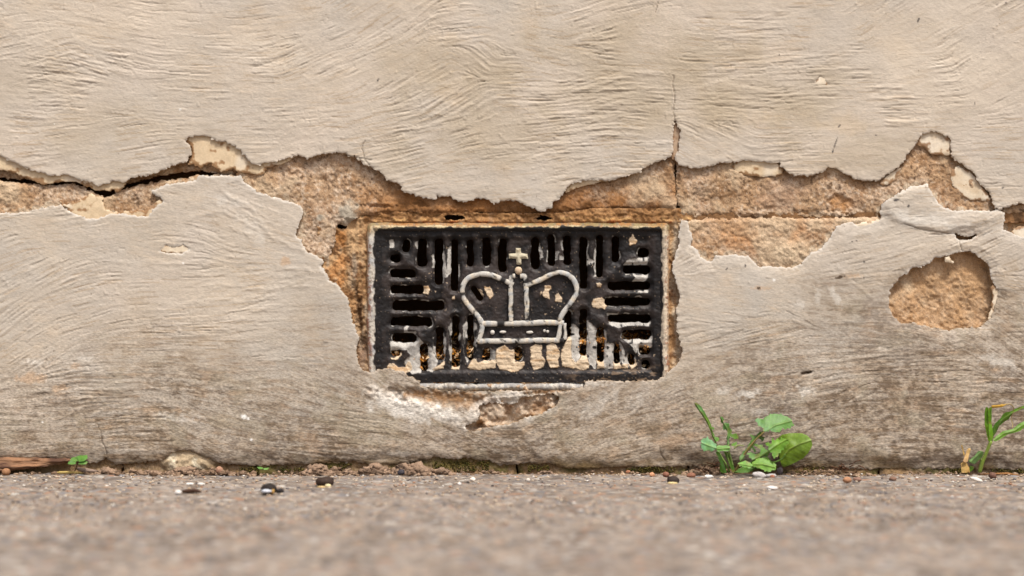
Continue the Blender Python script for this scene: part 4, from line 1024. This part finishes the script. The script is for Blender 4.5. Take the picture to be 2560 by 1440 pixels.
put_lump('seed', 2481, 1197, 10, 9, lin(112, 80, 66), 0.08, 9, 'dark brown oval seed at the foot of the grass', 'seed', G, rot=-25)
put_lump('seed', 1570, 1183, 6, 5, lin(170, 116, 84), 0.15, 10, 'small rusty seed at the wall foot below the right end of the vent', 'seed', G)
put_lump('seed', 1630, 1192, 7, 6, lin(204, 150, 112), 0.15, 11, 'pale peach seed in front of the brown one beside the dark husk', 'seed', G)
G = 'white chips on the pavement'
put_lump('stone_chip', 446, 1236, 8, 6, lin(240, 236, 230), 0.12, 12, 'round white chip at the end of the dark twig', 'stone chip', G)
put_lump('stone_chip', 475, 1214, 9, 4, lin(226, 220, 212), 0.2, 13, 'flat white chip, left one of a close pair behind the dark twig', 'stone chip', G)
put_lump('stone_chip', 503, 1214, 9, 4, lin(226, 220, 212), 0.2, 14, 'flat white chip, right one of a close pair behind the dark twig', 'stone chip', G)
put_lump('stone_chip', 1182, 1203, 7, 5, lin(244, 230, 214), 0.2, 15, 'cream white chip below the left half of the vent, farther from camera', 'stone chip', G)
put_lump('stone_chip', 1149, 1213, 5, 4, lin(236, 230, 224), 0.2, 16, 'tiny white chip below the left half of the vent, nearer to camera', 'stone chip', G)
put_lump('stone_chip', 2440, 1205, 18, 5, lin(236, 228, 218), 0.15, 17, 'long white shell sliver in front of the grass', 'stone chip', G, rot=-16)
put_lump('stone_chip', 1772, 1197, 11, 5, lin(232, 228, 222), 0.3, 18, 'curled white flake in front of the leafy weed', 'stone chip', G)
put_lump('stone_chip', 1320, 1204, 5, 4, lin(226, 216, 204), 0.2, 19, 'little white chip below the crown emblem', 'stone chip', G)
put_lump('stone_chip', 1930, 1223, 14, 4, lin(226, 220, 214), 0.25, 20, 'white streaky chip on the pavement in front of the weed', 'stone chip', G)
put_lump('pebble', 1898, 1179, 17, 8, lin(188, 182, 178), 0.12, 21, 'smooth pale grey pebble under the lower weed leaf', 'pebble', 'pebbles under the weed', rot=-10, y=-0.030)
put_lump('pebble', 1928, 1184, 15, 6, lin(178, 172, 168), 0.15, 22, 'flat grey pebble right of the smooth pale one', 'pebble', 'pebbles under the weed', y=-0.030)
put_lump('pebble', 1950, 1180, 8, 11, lin(84, 76, 78), 0.2, 23, 'dark slate pebble under the big oval leaf', 'pebble', 'pebbles under the weed', y=-0.006)
# husks: dark shell (the thing's own mesh) with the pale kernel as a part
def husk(px, py, rx, rz, label, seed, parts, shell=(38, 30, 26)):
    o = put_lump('seed_husk', px, py, rx, rz, lin(*shell), 0.18, seed, label, 'seed husk', 'dark seed husks on the pavement')
    k = (D + o.location.y) / D
    for nm, dx, dz, sx, sz, dy, c in parts:
        V, F = lump(2, sx * S * k, sx * S * k * 0.5, sz * S * k, 0.12, seed + 3)
        V = V + np.array([dx * S * k, dy * S * k, dz * S * k])
        p = bpy.data.objects.new(nm, lumps_mesh(nm, [(V, F, lin(*c))]))
        p.data.materials.append(M_CHIP); COL.objects.link(p); p.parent = o
husk(672, 1235, 18, 14, 'glossy black seed husk with a white band and a tail', 31, [('white_band', -4, 9, 13, 5, -15, (214, 218, 226)), ('stalk', 12, 8, 4, 6, -14, (190, 150, 84)), ('tail', 27, 8, 11, 6, -2, (40, 34, 34))])
husk(812, 1218, 22, 14, 'folded dark brown seed husk with a cream underside', 32, [('kernel', 10, 5, 8, 5, -16, (232, 216, 170)), ('kernel', -6, 2, 12, 3, -15, (204, 176, 124)), ('flap', 17, 20, 6, 5, 0, (44, 34, 28))], (58, 42, 32))
husk(1683, 1210, 15, 10, 'small crumbled dark husk with yellow kernel right of the vent', 33, [('kernel', -2, 3, 13, 4, -9, (220, 198, 144)), ('flap', -9, 15, 6, 4, 0, (50, 38, 32))], (52, 40, 34))
o = link('twig', tube_mesh('twig', [at(456, 1233) + Vector((0, 0, .0012)), at(472, 1232) + Vector((0, 0, .0014)), at(488, 1233) + Vector((0, 0, .0018)), at(502, 1234) + Vector((0, 0, .0012))], [.0009, .0016, .0017, .0006], lin(78, 56, 44), 8, 1, .2, 3), M_WOOD)
tag(o, 'short dark twig beside a round white chip on the pavement', 'twig')
o = link('straw', tube_mesh('straw', [W(132, 1183, -.006), W(150, 1181, -.007), W(175, 1181, -.008), W(198, 1182, -.008), W(212, 1184, -.006)], [.0004, .0010, .0011, .0008, .0003], lin(206, 180, 110), 8, 1, .1, 4), M_DRY)
tag(o, 'pale yellow straw lying below the wood splinter', 'straw', 'straws at the wall foot')
o = link('straw', tube_mesh('straw', [W(2436, 1187, -.008), W(2480, 1184, -.009), W(2520, 1184, -.009), W(2550, 1189, -.007)], [.0003, .0005, .0009, .0003], lin(170, 122, 76), 8, 1, .1, 5), M_DRY)
tag(o, 'orange dry straw lying behind the dark seed at the far right', 'straw', 'straws at the wall foot')
o = link('twig', tube_mesh('twig', [W(194, 1172, -.006), W(215, 1176, -.007), W(245, 1179, -.007)], [.0012, .0018, .0009], lin(150, 130, 116), 8, .8, .2, 6), M_WOOD)
tag(o, 'flat grey bit of twig beside the clover seedling', 'twig')

# rotten wood splinter lying along the wall at the left
wp = [(-90,1142),(0,1143.7),(38,1143),(75,1143.7),(112,1145.5),(150,1146),(172,1147),(178,1151),(170,1155),(150,1160),(112,1165),(75,1170),(38,1175),(12,1178),(-90,1180)]
xs = axis(-95, 190, 2.0); zs = axis(1135, 1188, 1.6); PX, PY = np.meshgrid(xs, zs)
sd = sdf(wp, PX, PY) + 1.2 * fbm(PX * .4, PY, 9, 3, 440)
g = fbm(PX * 0.12, PY, 6, 3, 441)
c = mixc(np.broadcast_to(lin(130, 98, 74), PX.shape + (3,)), lin(90, 64, 50), sstep(-0.2, 0.7, g))
c = mixc(c, lin(164, 122, 90), 0.7 * sstep(0.2, 0.8, fbm(PX * .2, PY, 10, 3, 444)))
y = -0.004 - 0.0012 * g - 0.004 * sstep(1150, 1175, PY) + 0.003 * sstep(6, 0, sd)
o = layer('wood_splinter', None, M_WOOD, xs, zs, sd, y, c, 0.009, back=True)
tag(o, 'long rotten brown wood splinter wedged along the wall foot', 'wood splinter')

# soil: crumbs as one mass, the big clods one by one
rs = np.random.RandomState(5)
items = []
for x0, x1, n, rmax, ytop in [(215, 420, 90, 8, 1168), (360, 640, 150, 8, 1166), (640, 760, 40, 4, 1174), (750, 900, 130, 9, 1166), (890, 1130, 220, 9, 1164), (1130, 1300, 60, 6, 1172),
                        (1300, 1700, 90, 5, 1176), (1710, 1830, 170, 8, 1160), (1960, 2150, 140, 6, 1168), (2150, 2600, 110, 5, 1178), (0, 215, 70, 6, 1176)]:
    for _ in range(n):
        px = rs.uniform(x0, x1); r = rs.uniform(1.6, 3) + (rmax - 3) * rs.rand() ** 3
        yy = -abs(rs.normal(0.004, 0.005))
        hgt = max(0, (1186 - ytop) * (1 - abs(px - (x0 + x1) / 2) / ((x1 - x0) / 2)) * rs.rand() ** 1.6) * math.exp(yy / 0.012)
        V, F = lump(1 if r < 4 else 2, r * S * 1.2, r * S, r * S * 0.8, 0.7, rs.randint(1000), 2.6)
        k = (D + yy) / D
        V = V + np.array([(px - 1280) * S * k, yy, (hgt + 0.5 * r) * S - 0.0006])
        t = rs.rand()
        c = lin(164, 138, 114) * (1 - t) + lin(110, 88, 70) * t
        items.append((V, F, c * rs.uniform(.8, 1.15)))
tag(link('soil', lumps_mesh('soil', items), M_SOIL), 'loose brown soil crumbs along the foot of the wall', 'soil', kind='stuff')
def clod(px, py, rx, rz, label, seed, parts=9, y=-0.007):
    r2 = np.random.RandomState(seed); it = []; parts *= 6
    k = (D + y) / D
    for i in range(parts):
        a = r2.uniform(-1, 1)
        r = min(rx, rz) * (0.16 + 0.36 * r2.rand() ** 2)
        V, F = lump(2, r * S * 1.3, r * S, r * S * .75, .85, seed + i, 3.4)
        it.append((V + np.array([a * (rx - r * .6) * S, r2.uniform(-.4, .4) * rz * S, max(r * .5, rz * (1 - a * a) * r2.uniform(0, 1.05)) * S]), F, lin(160, 134, 112) * r2.uniform(.65, 1.1)))
    o = link('soil_clod', lumps_mesh('soil_clod', it), M_SOIL)
    o.location = ((px - 1280) * S * k, y, -0.0006)
    tag(o, label, 'soil clod', 'soil clods at the wall foot')
clod(268, 1180, 26, 18, 'lumpy soil clod just right of the clover seedling', 501)
clod(375, 1180, 30, 12, 'low soil clod left of the arched chip', 502)
clod(462, 1182, 44, 18, 'long soil clod in front of the arched chip', 503, 14)
clod(795, 1182, 36, 22, 'soil clod behind the folded dark brown husk', 504, 12)
clod(872, 1181, 22, 12, 'small crumbly soil clod right of the folded brown husk', 505)
clod(935, 1182, 40, 24, 'tall crumbly soil clod under the lower left corner of the vent', 506, 14)
clod(1030, 1182, 46, 26, 'largest soil clod left of the mossy gap', 507, 16)
clod(1100, 1186, 36, 16, 'soil clod in front of the mossy gap', 508, 12, -0.010)
clod(1365, 1180, 30, 10, 'thin soil clod below the crown emblem', 509)
put_lump('pebble', 1003, 1178, 9, 8, lin(62, 58, 64), 0.15, 25, 'dark slate pebble buried in the largest soil clod', 'pebble', y=-0.012)
# rootlets beside the weed
items = []
for k in range(46):
    side = k % 2
    x0 = rs.uniform(1735, 1800) if side == 0 else rs.uniform(1975, 2150)
    y0 = rs.uniform(1158, 1182); a = rs.uniform(-.9, .9)
    L = rs.uniform(12, 36)
    p = [W(x0 + L * t * math.cos(a) + 2 * math.sin(5 * t), y0 - L * t * math.sin(a) * .5 + 3 * math.sin(3 * t + k), -0.004 - 0.004 * rs.rand()) for t in np.linspace(0, 1, 5)]
    me = tube_mesh('tmp', p, rs.uniform(.0002, .0004), lin(110, 74, 52) * rs.uniform(.6, 1.2), 5)
    V = np.empty(len(me.vertices) * 3, f32); me.vertices.foreach_get('co', V); V = V.reshape(-1, 3)
    me.calc_loop_triangles()
    F = np.empty(len(me.loop_triangles) * 3, np.int32); me.loop_triangles.foreach_get('vertices', F)
    items.append((V, F.reshape(-1, 3), lin(110, 74, 52) * rs.uniform(.6, 1.2)))
    bpy.data.meshes.remove(me)
tag(link('root_fibres', lumps_mesh('root_fibres', items), M_DRY), 'tangle of fine brown rootlets beside the leafy weed', 'roots', kind='stuff')
# moss in the gaps under the plaster
items = []
for x0, x1, y0, y1, n in [(1080, 1222, 1152, 1178, 420), (1318, 1372, 1162, 1178, 140), (1565, 1690, 1168, 1182, 220), (600, 650, 1168, 1180, 90), (2375, 2425, 1172, 1186, 110), (2478, 2600, 1172, 1184, 160), (2000, 2060, 1168, 1182, 80), (690, 760, 1166, 1178, 80), (810, 880, 1160, 1172, 90)]:
    for _ in range(int(n * 0.6)):
        px, py = rs.uniform(x0, x1), rs.uniform(y0, y1); r = rs.uniform(1, 2.4)
        V, F = lump(1, r * S, r * S, r * S, .5, rs.randint(1000))
        t = rs.rand()
        items.append((V + np.array(W(px, py, 0.0044 - 0.0012 * rs.rand())[:]), F, (lin(62, 66, 26) * (1 - t) + lin(118, 102, 54) * t) * rs.uniform(.6, 1.1)))
tag(link('moss', lumps_mesh('moss', items), M_MOSS), 'dark green moss in the gap under the plaster', 'moss', kind='stuff')
# loose grit
items = []
for _ in range(2600):
    u = rs.rand() ** 1.5
    yy = -0.003 - 0.30 * u; k = (D + yy) / D
    px = rs.uniform(-40, 2600); r = rs.uniform(.0003, .0011)
    V, F = lump(1, r * 1.3, r, r * .7, .3, rs.randint(1000))
    q = [lin(200, 182, 160), lin(232, 226, 216), lin(110, 104, 104), lin(176, 136, 108), lin(160, 138, 118), lin(90, 82, 80), lin(190, 166, 138)][rs.choice(7, p=[.32, .05, .12, .05, .28, .05, .13])]
    items.append((V + np.array([(px - 1280) * S * k, yy, r * .35]), F, q))
tag(link('grit', lumps_mesh('grit', items), M_CHIP), 'fine loose grit scattered over the pavement', 'grit', kind='stuff')

# ------------------------------------------------------------------ plants
def leaf(parent, name, poly, y0, rib=None, tilt=(0, 0), bend=0.0, colour=(112, 160, 84), tip=None, mat=None, thick=0.00035, step=1.5, teeth=0.0, seed=0, label=None, veins=True):
    a = np.array(poly, float); x0, y0_ = a.min(0) - 6; x1, y1 = a.max(0) + 6
    xs = axis(x0, x1, step); zs = axis(y0_, y1, step)
    PX, PY = np.meshgrid(xs, zs)
    sd = sdf(poly, PX, PY) + 2.2 * teeth * vnoise(PX / 4.5, PY / 4.5, 600 + seed) + 0.6 * vnoise(PX / 9, PY / 9, 603 + seed)
    cx, cy = a.mean(0)
    u = (PX - cx); v = (PY - cy); R_ = max(x1 - x0, y1 - y0_) / 2
    y = y0 + S * (tilt[0] * u + tilt[1] * v) + bend * S * R_ * ((u * u + v * v) / (R_ * R_))
    y = y + S * 2.0 * fbm(PX, PY, 24, 2, 606 + seed)
    colour = (min(255, colour[0] * 1.06), colour[1] * 1.02, colour[2] * 0.80)
    c = np.broadcast_to(lin(*colour, k=0.76), PX.shape + (3,))
    if tip is not None:
        c = mixc(c, lin(*tip, k=0.76), sstep(-0.5, 0.8, fbm(PX, PY, 30, 2, 610 + seed) + 0.2))
    if rib is not None:
        dr = pld(rib, PX, PY)
        y = y + S * (-2.2 * np.exp(-(dr / 2.0) ** 2) + 0.16 * dr)
        c = mixc(c, lin(176, 186, 110, k=0.76), 0.35 * np.exp(-(dr / 1.4) ** 2))
        if veins:
            p0 = np.array(rib[0], float); p1 = np.array(rib[-1], float); L = np.linalg.norm(p1 - p0) + 1e-6
            al = ((PX - p0[0]) * (p1[0] - p0[0]) + (PY - p0[1]) * (p1[1] - p0[1])) / L
            ph = (al - 0.7 * dr) / 11.0
            vv = np.exp(-((ph - np.round(ph)) / 0.13) ** 2) * sstep(1, 5, dr)
            y = y - S * 0.22 * vv
            c = mixc(c, lin(150, 176, 110, k=0.76), 0.12 * vv)
    c = c * (1 + 0.16 * fbm(PX, PY, 9, 3, 615 + seed) + 0.10 * fbm(PX, PY, 40, 2, 617))[..., None]
    c = mixc(c, lin(150, 128, 70, k=0.76), 0.55 * sstep(0.55, 0.8, fbm(PX, PY, 12, 2, 619 + seed)) * sstep(9, 1, sd))
    o = layer(name, parent, mat or M_LEAF, xs, zs, sd, y, c, thick, back=True, persp=True)
    if label and o: o['label'] = label
    return o
def Z(pts): return [(1690 + x / 6.0, 980 + y / 6.0) for x, y in pts]
def Z2(pts): return [(2360 + x / 6.0, 980 + y / 6.0) for x, y in pts]
def Z3(pts): return [(x / 4.0, 1080 + y / 4.0) for x, y in pts]
def stem(parent, pts, rad, y, col, name='stem', mat=None):
    p = smooth_path(pts, 4)
    ys = np.linspace(y[0], y[1], len(p))
    rr = np.linspace(rad[0], rad[1], len(p)) * S
    return link(name, tube_mesh(name, [W(a[0], a[1], b) for a, b in zip(p, ys)], rr, lin(*col, k=0.76), 8), mat or M_LEAF, parent)
WEED = empty('weed', W(1830, 1185, -0.006), 'leafy green weed with toothed leaves growing at the wall foot', 'weed')
leaf(WEED, 'leaf', Z([(1185,430),(1235,395),(1300,400),(1380,345),(1470,320),(1560,325),(1640,350),(1700,390),(1745,440),(1760,500),(1730,530),(1700,560),(1670,545),(1645,555),(1600,545),(1560,585),(1530,610),(1490,605),(1440,610),(1410,580),(1370,600),(1330,600),(1300,550),(1280,520),(1230,500),(1215,460)]),
     -0.020, Z([(1330,600),(1480,500),(1740,430)]), (0.1, -0.5), 0.1, (104, 156, 92), (120, 170, 104), teeth=1.0, seed=1)
leaf(WEED, 'leaf', Z([(1530,690),(1600,640),(1700,620),(1800,615),(1900,620),(1980,660),(2030,720),(2045,790),(2020,860),(1970,930),(1900,1000),(1800,1050),(1720,1090),(1620,1130),(1590,1100),(1560,1040),(1545,960),(1540,850)]),
     -0.012, Z([(1570,1000),(1700,860),(1850,780),(2040,720)]), (-0.15, -0.1), 0.15, (112, 146, 34), (126, 160, 50), seed=2, label='large smooth oval leaf')
leaf(WEED, 'leaf', Z([(1310,790),(1370,760),(1430,770),(1450,700),(1480,720),(1520,690),(1560,710),(1580,680),(1620,690),(1650,680),(1690,720),(1670,750),(1695,790),(1660,800),(1665,840),(1620,830),(1630,870),(1590,880),(1580,930),(1540,920),(1520,970),(1480,1000),(1440,970),(1440,920),(1390,870),(1380,820)]),
     -0.024, Z([(1390,880),(1500,800),(1680,700)]), (0.1, -0.3), -0.2, (124, 178, 66), (104, 158, 50), teeth=1.4, seed=3)
leaf(WEED, 'leaf', Z([(1130,1050),(1200,1010),(1280,990),(1340,970),(1400,1000),(1450,1040),(1500,1100),(1490,1165),(1430,1180),(1380,1200),(1320,1180),(1250,1140),(1150,1120)]),
     -0.026, Z([(1150,1080),(1300,1080),(1490,1130)]), (0, -0.6), 0.1, (120, 172, 84), (128, 178, 60), teeth=0.9, seed=4)
leaf(WEED, 'leaf', Z([(920,1070),(980,1040),(1060,1030),(1120,1060),(1150,1110),(1100,1140),(1040,1135),(960,1110)]), -0.028, Z([(930,1075),(1140,1105)]), (0, -0.6), 0.0, (124, 182, 104), teeth=0.9, seed=5)
leaf(WEED, 'leaf', Z([(950,1000),(1000,900),(1060,840),(1110,760),(1140,700),(1080,620),(1150,640),(1190,660),(1240,620),(1290,580),(1330,610),(1290,650),(1340,690),(1300,740),(1240,690),(1180,740),(1150,820),(1200,870),(1190,910),(1130,850),(1080,900),(1030,980),(960,1060)]),
     -0.014, Z([(950,1050),(1080,880),(1190,720),(1320,600)]), (0.1, -0.1), 0.0, (96, 140, 64), (116, 158, 84), teeth=1.0, seed=6, veins=False)
leaf(WEED, 'leaf', Z([(1060,920),(1110,930),(1120,910),(1190,950),(1250,930),(1270,880),(1240,830),(1190,820),(1160,770),(1250,790),(1300,790),(1340,850),(1400,900),(1380,960),(1270,980),(1200,1000),(1140,1020),(1110,980)]),
     -0.020, Z([(1140,1020),(1270,960),(1400,880)]), (0, -0.2), 0.0, (112, 166, 88), (104, 152, 66), teeth=1.2, seed=7, veins=False)
leaf(WEED, 'leaf', Z([(375,740),(400,710),(450,690),(470,665),(500,700),(540,710),(560,740),(600,770),(610,830),(590,870),(530,880),(420,880),(385,830)]), -0.024, Z([(600,840),(480,800),(380,760)]), (-0.2, -0.4), 0.1, (118, 172, 116), (128, 182, 126), teeth=1.0, seed=8)
leaf(WEED, 'leaf', Z([(600,830),(640,790),(720,800),(800,810),(825,830),(810,880),(760,890),(700,890),(630,895),(600,870)]), -0.026, Z([(605,850),(820,840)]), (0, -0.5), 0.0, (112, 168, 94), teeth=0.9, seed=9)
leaf(WEED, 'leaf', Z([(278,165),(300,160),(330,170),(380,220),(430,300),(460,360),(500,430),(530,500),(540,560),(575,640),(590,720),(600,750),(580,745),(540,660),(510,560),(470,480),(420,390),(380,340),(310,240),(285,200)]), -0.014, Z([(590,740),(480,450),(290,170)]), (0.1, 0.1), 0.0, (112, 160, 62), (100, 150, 80), seed=10, veins=False, label='long narrow upright leaf')
leaf(WEED, 'leaf', Z([(655,370),(690,365),(715,410),(725,470),(790,475),(800,520),(835,570),(830,640),(810,660),(805,720),(810,800),(760,780),(770,700),(770,640),(760,600),(710,545),(715,500),(670,440)]), -0.016, Z([(785,790),(770,560),(670,380)]), (0, 0), 0.0, (96, 150, 84), (118, 170, 100), teeth=1.2, seed=11, veins=False)
leaf(WEED, 'leaf', Z([(795,640),(850,625),(900,632),(948,655),(945,695),(890,705),(830,690)]), -0.018, None, (0, -0.2), 0, (104, 150, 60), teeth=1, seed=12)
leaf(WEED, 'leaf', Z([(830,790),(870,760),(910,750),(915,790),(880,810),(840,805)]), -0.018, None, (0, -0.2), 0, (124, 176, 100), teeth=1, seed=13)
leaf(WEED, 'leaf', Z([(575,680),(610,665),(645,690),(650,720),(635,755),(610,735)]), -0.015, None, (0, -0.2), 0, (118, 176, 100), teeth=.8, seed=14)
leaf(WEED, 'leaf', Z([(530,530),(560,525),(580,545),(570,575),(545,560)]), -0.014, None, (0, -0.2), 0, (108, 160, 80), teeth=.6, seed=15)
leaf(WEED, 'leaf', Z([(596,895),(655,905),(690,1000),(730,1100),(765,1210),(735,1215),(690,1130),(640,1010)]), -0.016, None, (0, -0.1), 0, (62, 104, 30), (84, 130, 46), seed=16)
leaf(WEED, 'leaf', Z([(715,890),(785,900),(832,1000),(862,1100),(890,1195),(846,1212),(812,1120),(768,1020)]), -0.013, Z([(760,910),(830,1190)]), (0, -0.1), 0, (80, 124, 36), (100, 146, 50), seed=17, veins=False)
leaf(WEED, 'leaf', Z([(885,1200),(940,1150),(1040,1130),(1160,1150),(1150,1185),(1080,1205),(980,1215)]), -0.020, None, (0, -0.3), 0, (84, 132, 44), seed=18)
leaf(WEED, 'leaf', Z([(655,1100),(680,1080),(740,1180),(740,1215),(690,1212),(660,1180)]), -0.012, None, (0, 0), 0, (84, 128, 44), seed=19)
stem(WEED, Z([(885,1200),(960,1060),(1050,900),(1190,720),(1330,590)]), (3.4, 1.6), (-0.010, -0.022), (178, 160, 96))
stem(WEED, Z([(900,1200),(1020,1120),(1260,970),(1400,880)]), (2.6, 1.4), (-0.012, -0.026), (150, 180, 96))
stem(WEED, Z([(800,1200),(760,1100),(640,900),(590,740),(560,660)]), (3, 1.4), (-0.010, -0.016), (140, 168, 84))
stem(WEED, Z([(850,1200),(850,1100),(800,900),(780,780)]), (2.6, 1.5), (-0.010, -0.017), (150, 180, 100))
stem(WEED, Z([(870,1205),(1100,1160),(1400,1080),(1580,1010),(1640,930)]), (3, 1.6), (-0.010, -0.013), (110, 150, 60))
stem(WEED, Z([(870,850),(930,800),(1015,805)]), (1.5, 1.2), (-0.018, -0.018), (160, 176, 96))

GRASS = empty('grass', W(2448, 1185, -0.006), 'young grass shoot with folded blades and a curled yellow tip', 'grass')
leaf(GRASS, 'blade', Z2([(612,300),(618,255),(640,222),(662,235),(665,400),(675,600),(690,740),(665,740),(640,620),(610,480)]), -0.016, None, (-0.5, 0), 0, (122, 172, 40), (112, 160, 30), seed=21)
leaf(GRASS, 'blade', Z2([(662,250),(690,225),(720,222),(715,300),(712,450),(735,600),(742,680),(705,745),(685,740),(670,600)]), -0.016, None, (0.6, 0), 0, (100, 150, 26), (116, 166, 40), seed=22)
leaf(GRASS, 'blade', Z2([(720,560),(760,480),(830,420),(880,340),(940,300),(1000,290),(1060,260),(1150,220),(1260,195),(1260,235),(1130,270),(1060,300),(1010,340),(980,400),(900,450),(830,510),(790,590),(750,660),(735,640)]), -0.014, Z2([(740,640),(850,440),(1000,330),(1250,215)]), (0, 0.3), 0, (112, 162, 60), (98, 150, 50), seed=23, veins=False)
leaf(GRASS, 'blade', Z2([(725,722),(800,650),(880,590),(980,565),(1040,550),(1110,490),(1200,440),(1270,405),(1270,475),(1150,580),(1060,610),(970,630),(900,670),(820,720),(760,742)]), -0.020, Z2([(740,730),(900,620),(1060,580),(1260,440)]), (0, -0.3), 0, (112, 164, 56), (130, 176, 76), seed=24, veins=False)
leaf(GRASS, 'blade', Z2([(375,1030),(410,1000),(470,950),(510,890),(550,880),(595,900),(580,960),(530,1020),(460,1080),(385,1060)]), -0.016, Z2([(400,1050),(570,890)]), (0, 0.2), 0, (116, 168, 84), (140, 186, 110), seed=25, veins=False)
leaf(GRASS, 'blade', Z2([(385,1110),(430,1110),(455,1130),(430,1170),(390,1205),(380,1160)]), -0.012, None, (0, 0), 0, (110, 158, 56), seed=26)
stem(GRASS, Z2([(535,1200),(575,1060),(640,900),(705,735)]), (4.8, 4.2), (-0.010, -0.016), (164, 190, 84))
stem(GRASS, Z2([(520,1200),(545,1080),(565,1000)]), (2.5, 1.6), (-0.010, -0.014), (150, 180, 84))
pp = smooth_path(Z2([(715,222),(790,216),(850,210),(890,200),(950,182),(1005,188),(1045,240),(1025,320),(1008,400),(1030,480),(1022,540)]), 4)
rr = np.interp(np.arange(len(pp)), [0, 4, 10, 13, 16, len(pp)], [3.5, 3.4, 3.6, 2.2, 1.4, 1.1]) * S
ccol = mixc(np.broadcast_to(lin(216, 172, 76), (len(pp), 3)), lin(176, 156, 110), sstep(11, 17, np.arange(len(pp), dtype=f32)))
link('curled_tip', tube_mesh('curled_tip', [W(a[0], a[1], -0.018 - 0.004 * math.sin(i * .15)) for i, a in enumerate(pp)], rr, ccol, 8, 0.45), M_DRY, GRASS)
DRY = empty('dry_leaf', W(2413, 1185, -0.008), 'withered orange and straw coloured grass leaf standing beside the green shoot', 'dry leaf')
leaf(DRY, 'leaf_base', Z2([(250,1075),(300,1040),(340,1060),(380,1130),(388,1208),(268,1208),(255,1130)]), -0.014, None, (0.2, -0.2), 0, (208, 160, 90), (216, 180, 112), mat=M_DRY, thick=.0006, seed=31)
leaf(DRY, 'leaf_tip', Z2([(285,1035),(310,970),(340,890),(370,842),(395,850),(392,900),(370,960),(355,1045),(320,1060)]), -0.015, None, (0.3, 0), 0, (236, 206, 170), (226, 186, 140), mat=M_DRY, thick=.0006, seed=32)
leaf(DRY, 'leaf_tip', Z2([(262,800),(272,795),(288,840),(310,930),(302,965),(285,910)]), -0.013, None, (0, 0), 0, (222, 190, 140), mat=M_DRY, thick=.0006, seed=33, step=1.0)
CLV = empty('clover_seedling', W(195, 1172, -0.006), 'tiny clover seedling with three round leaves behind the wood splinter', 'seedling')
leaf(CLV, 'leaf', Z3([(675,322),(685,295),(720,282),(758,295),(755,318),(720,326)]), -0.014, None, (0, -0.6), 0, (96, 148, 76), step=1.0, seed=41)
leaf(CLV, 'leaf', Z3([(700,285),(715,258),(760,248),(790,262),(782,294),(740,296)]), -0.012, None, (0, -0.6), 0, (100, 152, 72), step=1.0, seed=42)
leaf(CLV, 'leaf', Z3([(765,245),(800,233),(870,232),(876,262),(840,290),(790,296),(780,270)]), -0.013, None, (0, -0.6), 0, (98, 156, 70), step=1.0, seed=43)
leaf(CLV, 'leaf', Z3([(786,318),(805,293),(855,286),(878,302),(862,322),(820,326)]), -0.014, None, (0, -0.6), 0, (100, 150, 80), step=1.0, seed=44)
stem(CLV, [(186, 1180), (190, 1170), (194, 1158), (193, 1152)], (1.4, 1.0), (-.006, -.013), (110, 84, 70))
SED = empty('seedling', W(657, 1173, -0.006), 'very small green seedling leaf pair in the crevice left of the vent', 'seedling')
leaf(SED, 'leaf', [(643,1168),(650,1166.5),(658,1169),(657,1173),(648,1173)], -0.010, None, (0, -.6), 0, (112, 168, 84), step=.8, seed=45)
leaf(SED, 'leaf', [(656,1170),(664,1170),(672,1169.5),(670,1174),(660,1175)], -0.010, None, (0, -.6), 0, (118, 172, 90), step=.8, seed=46)
stem(SED, [(657, 1180), (657, 1175), (657, 1171)], (.8, .7), (-.006, -.010), (120, 150, 80))
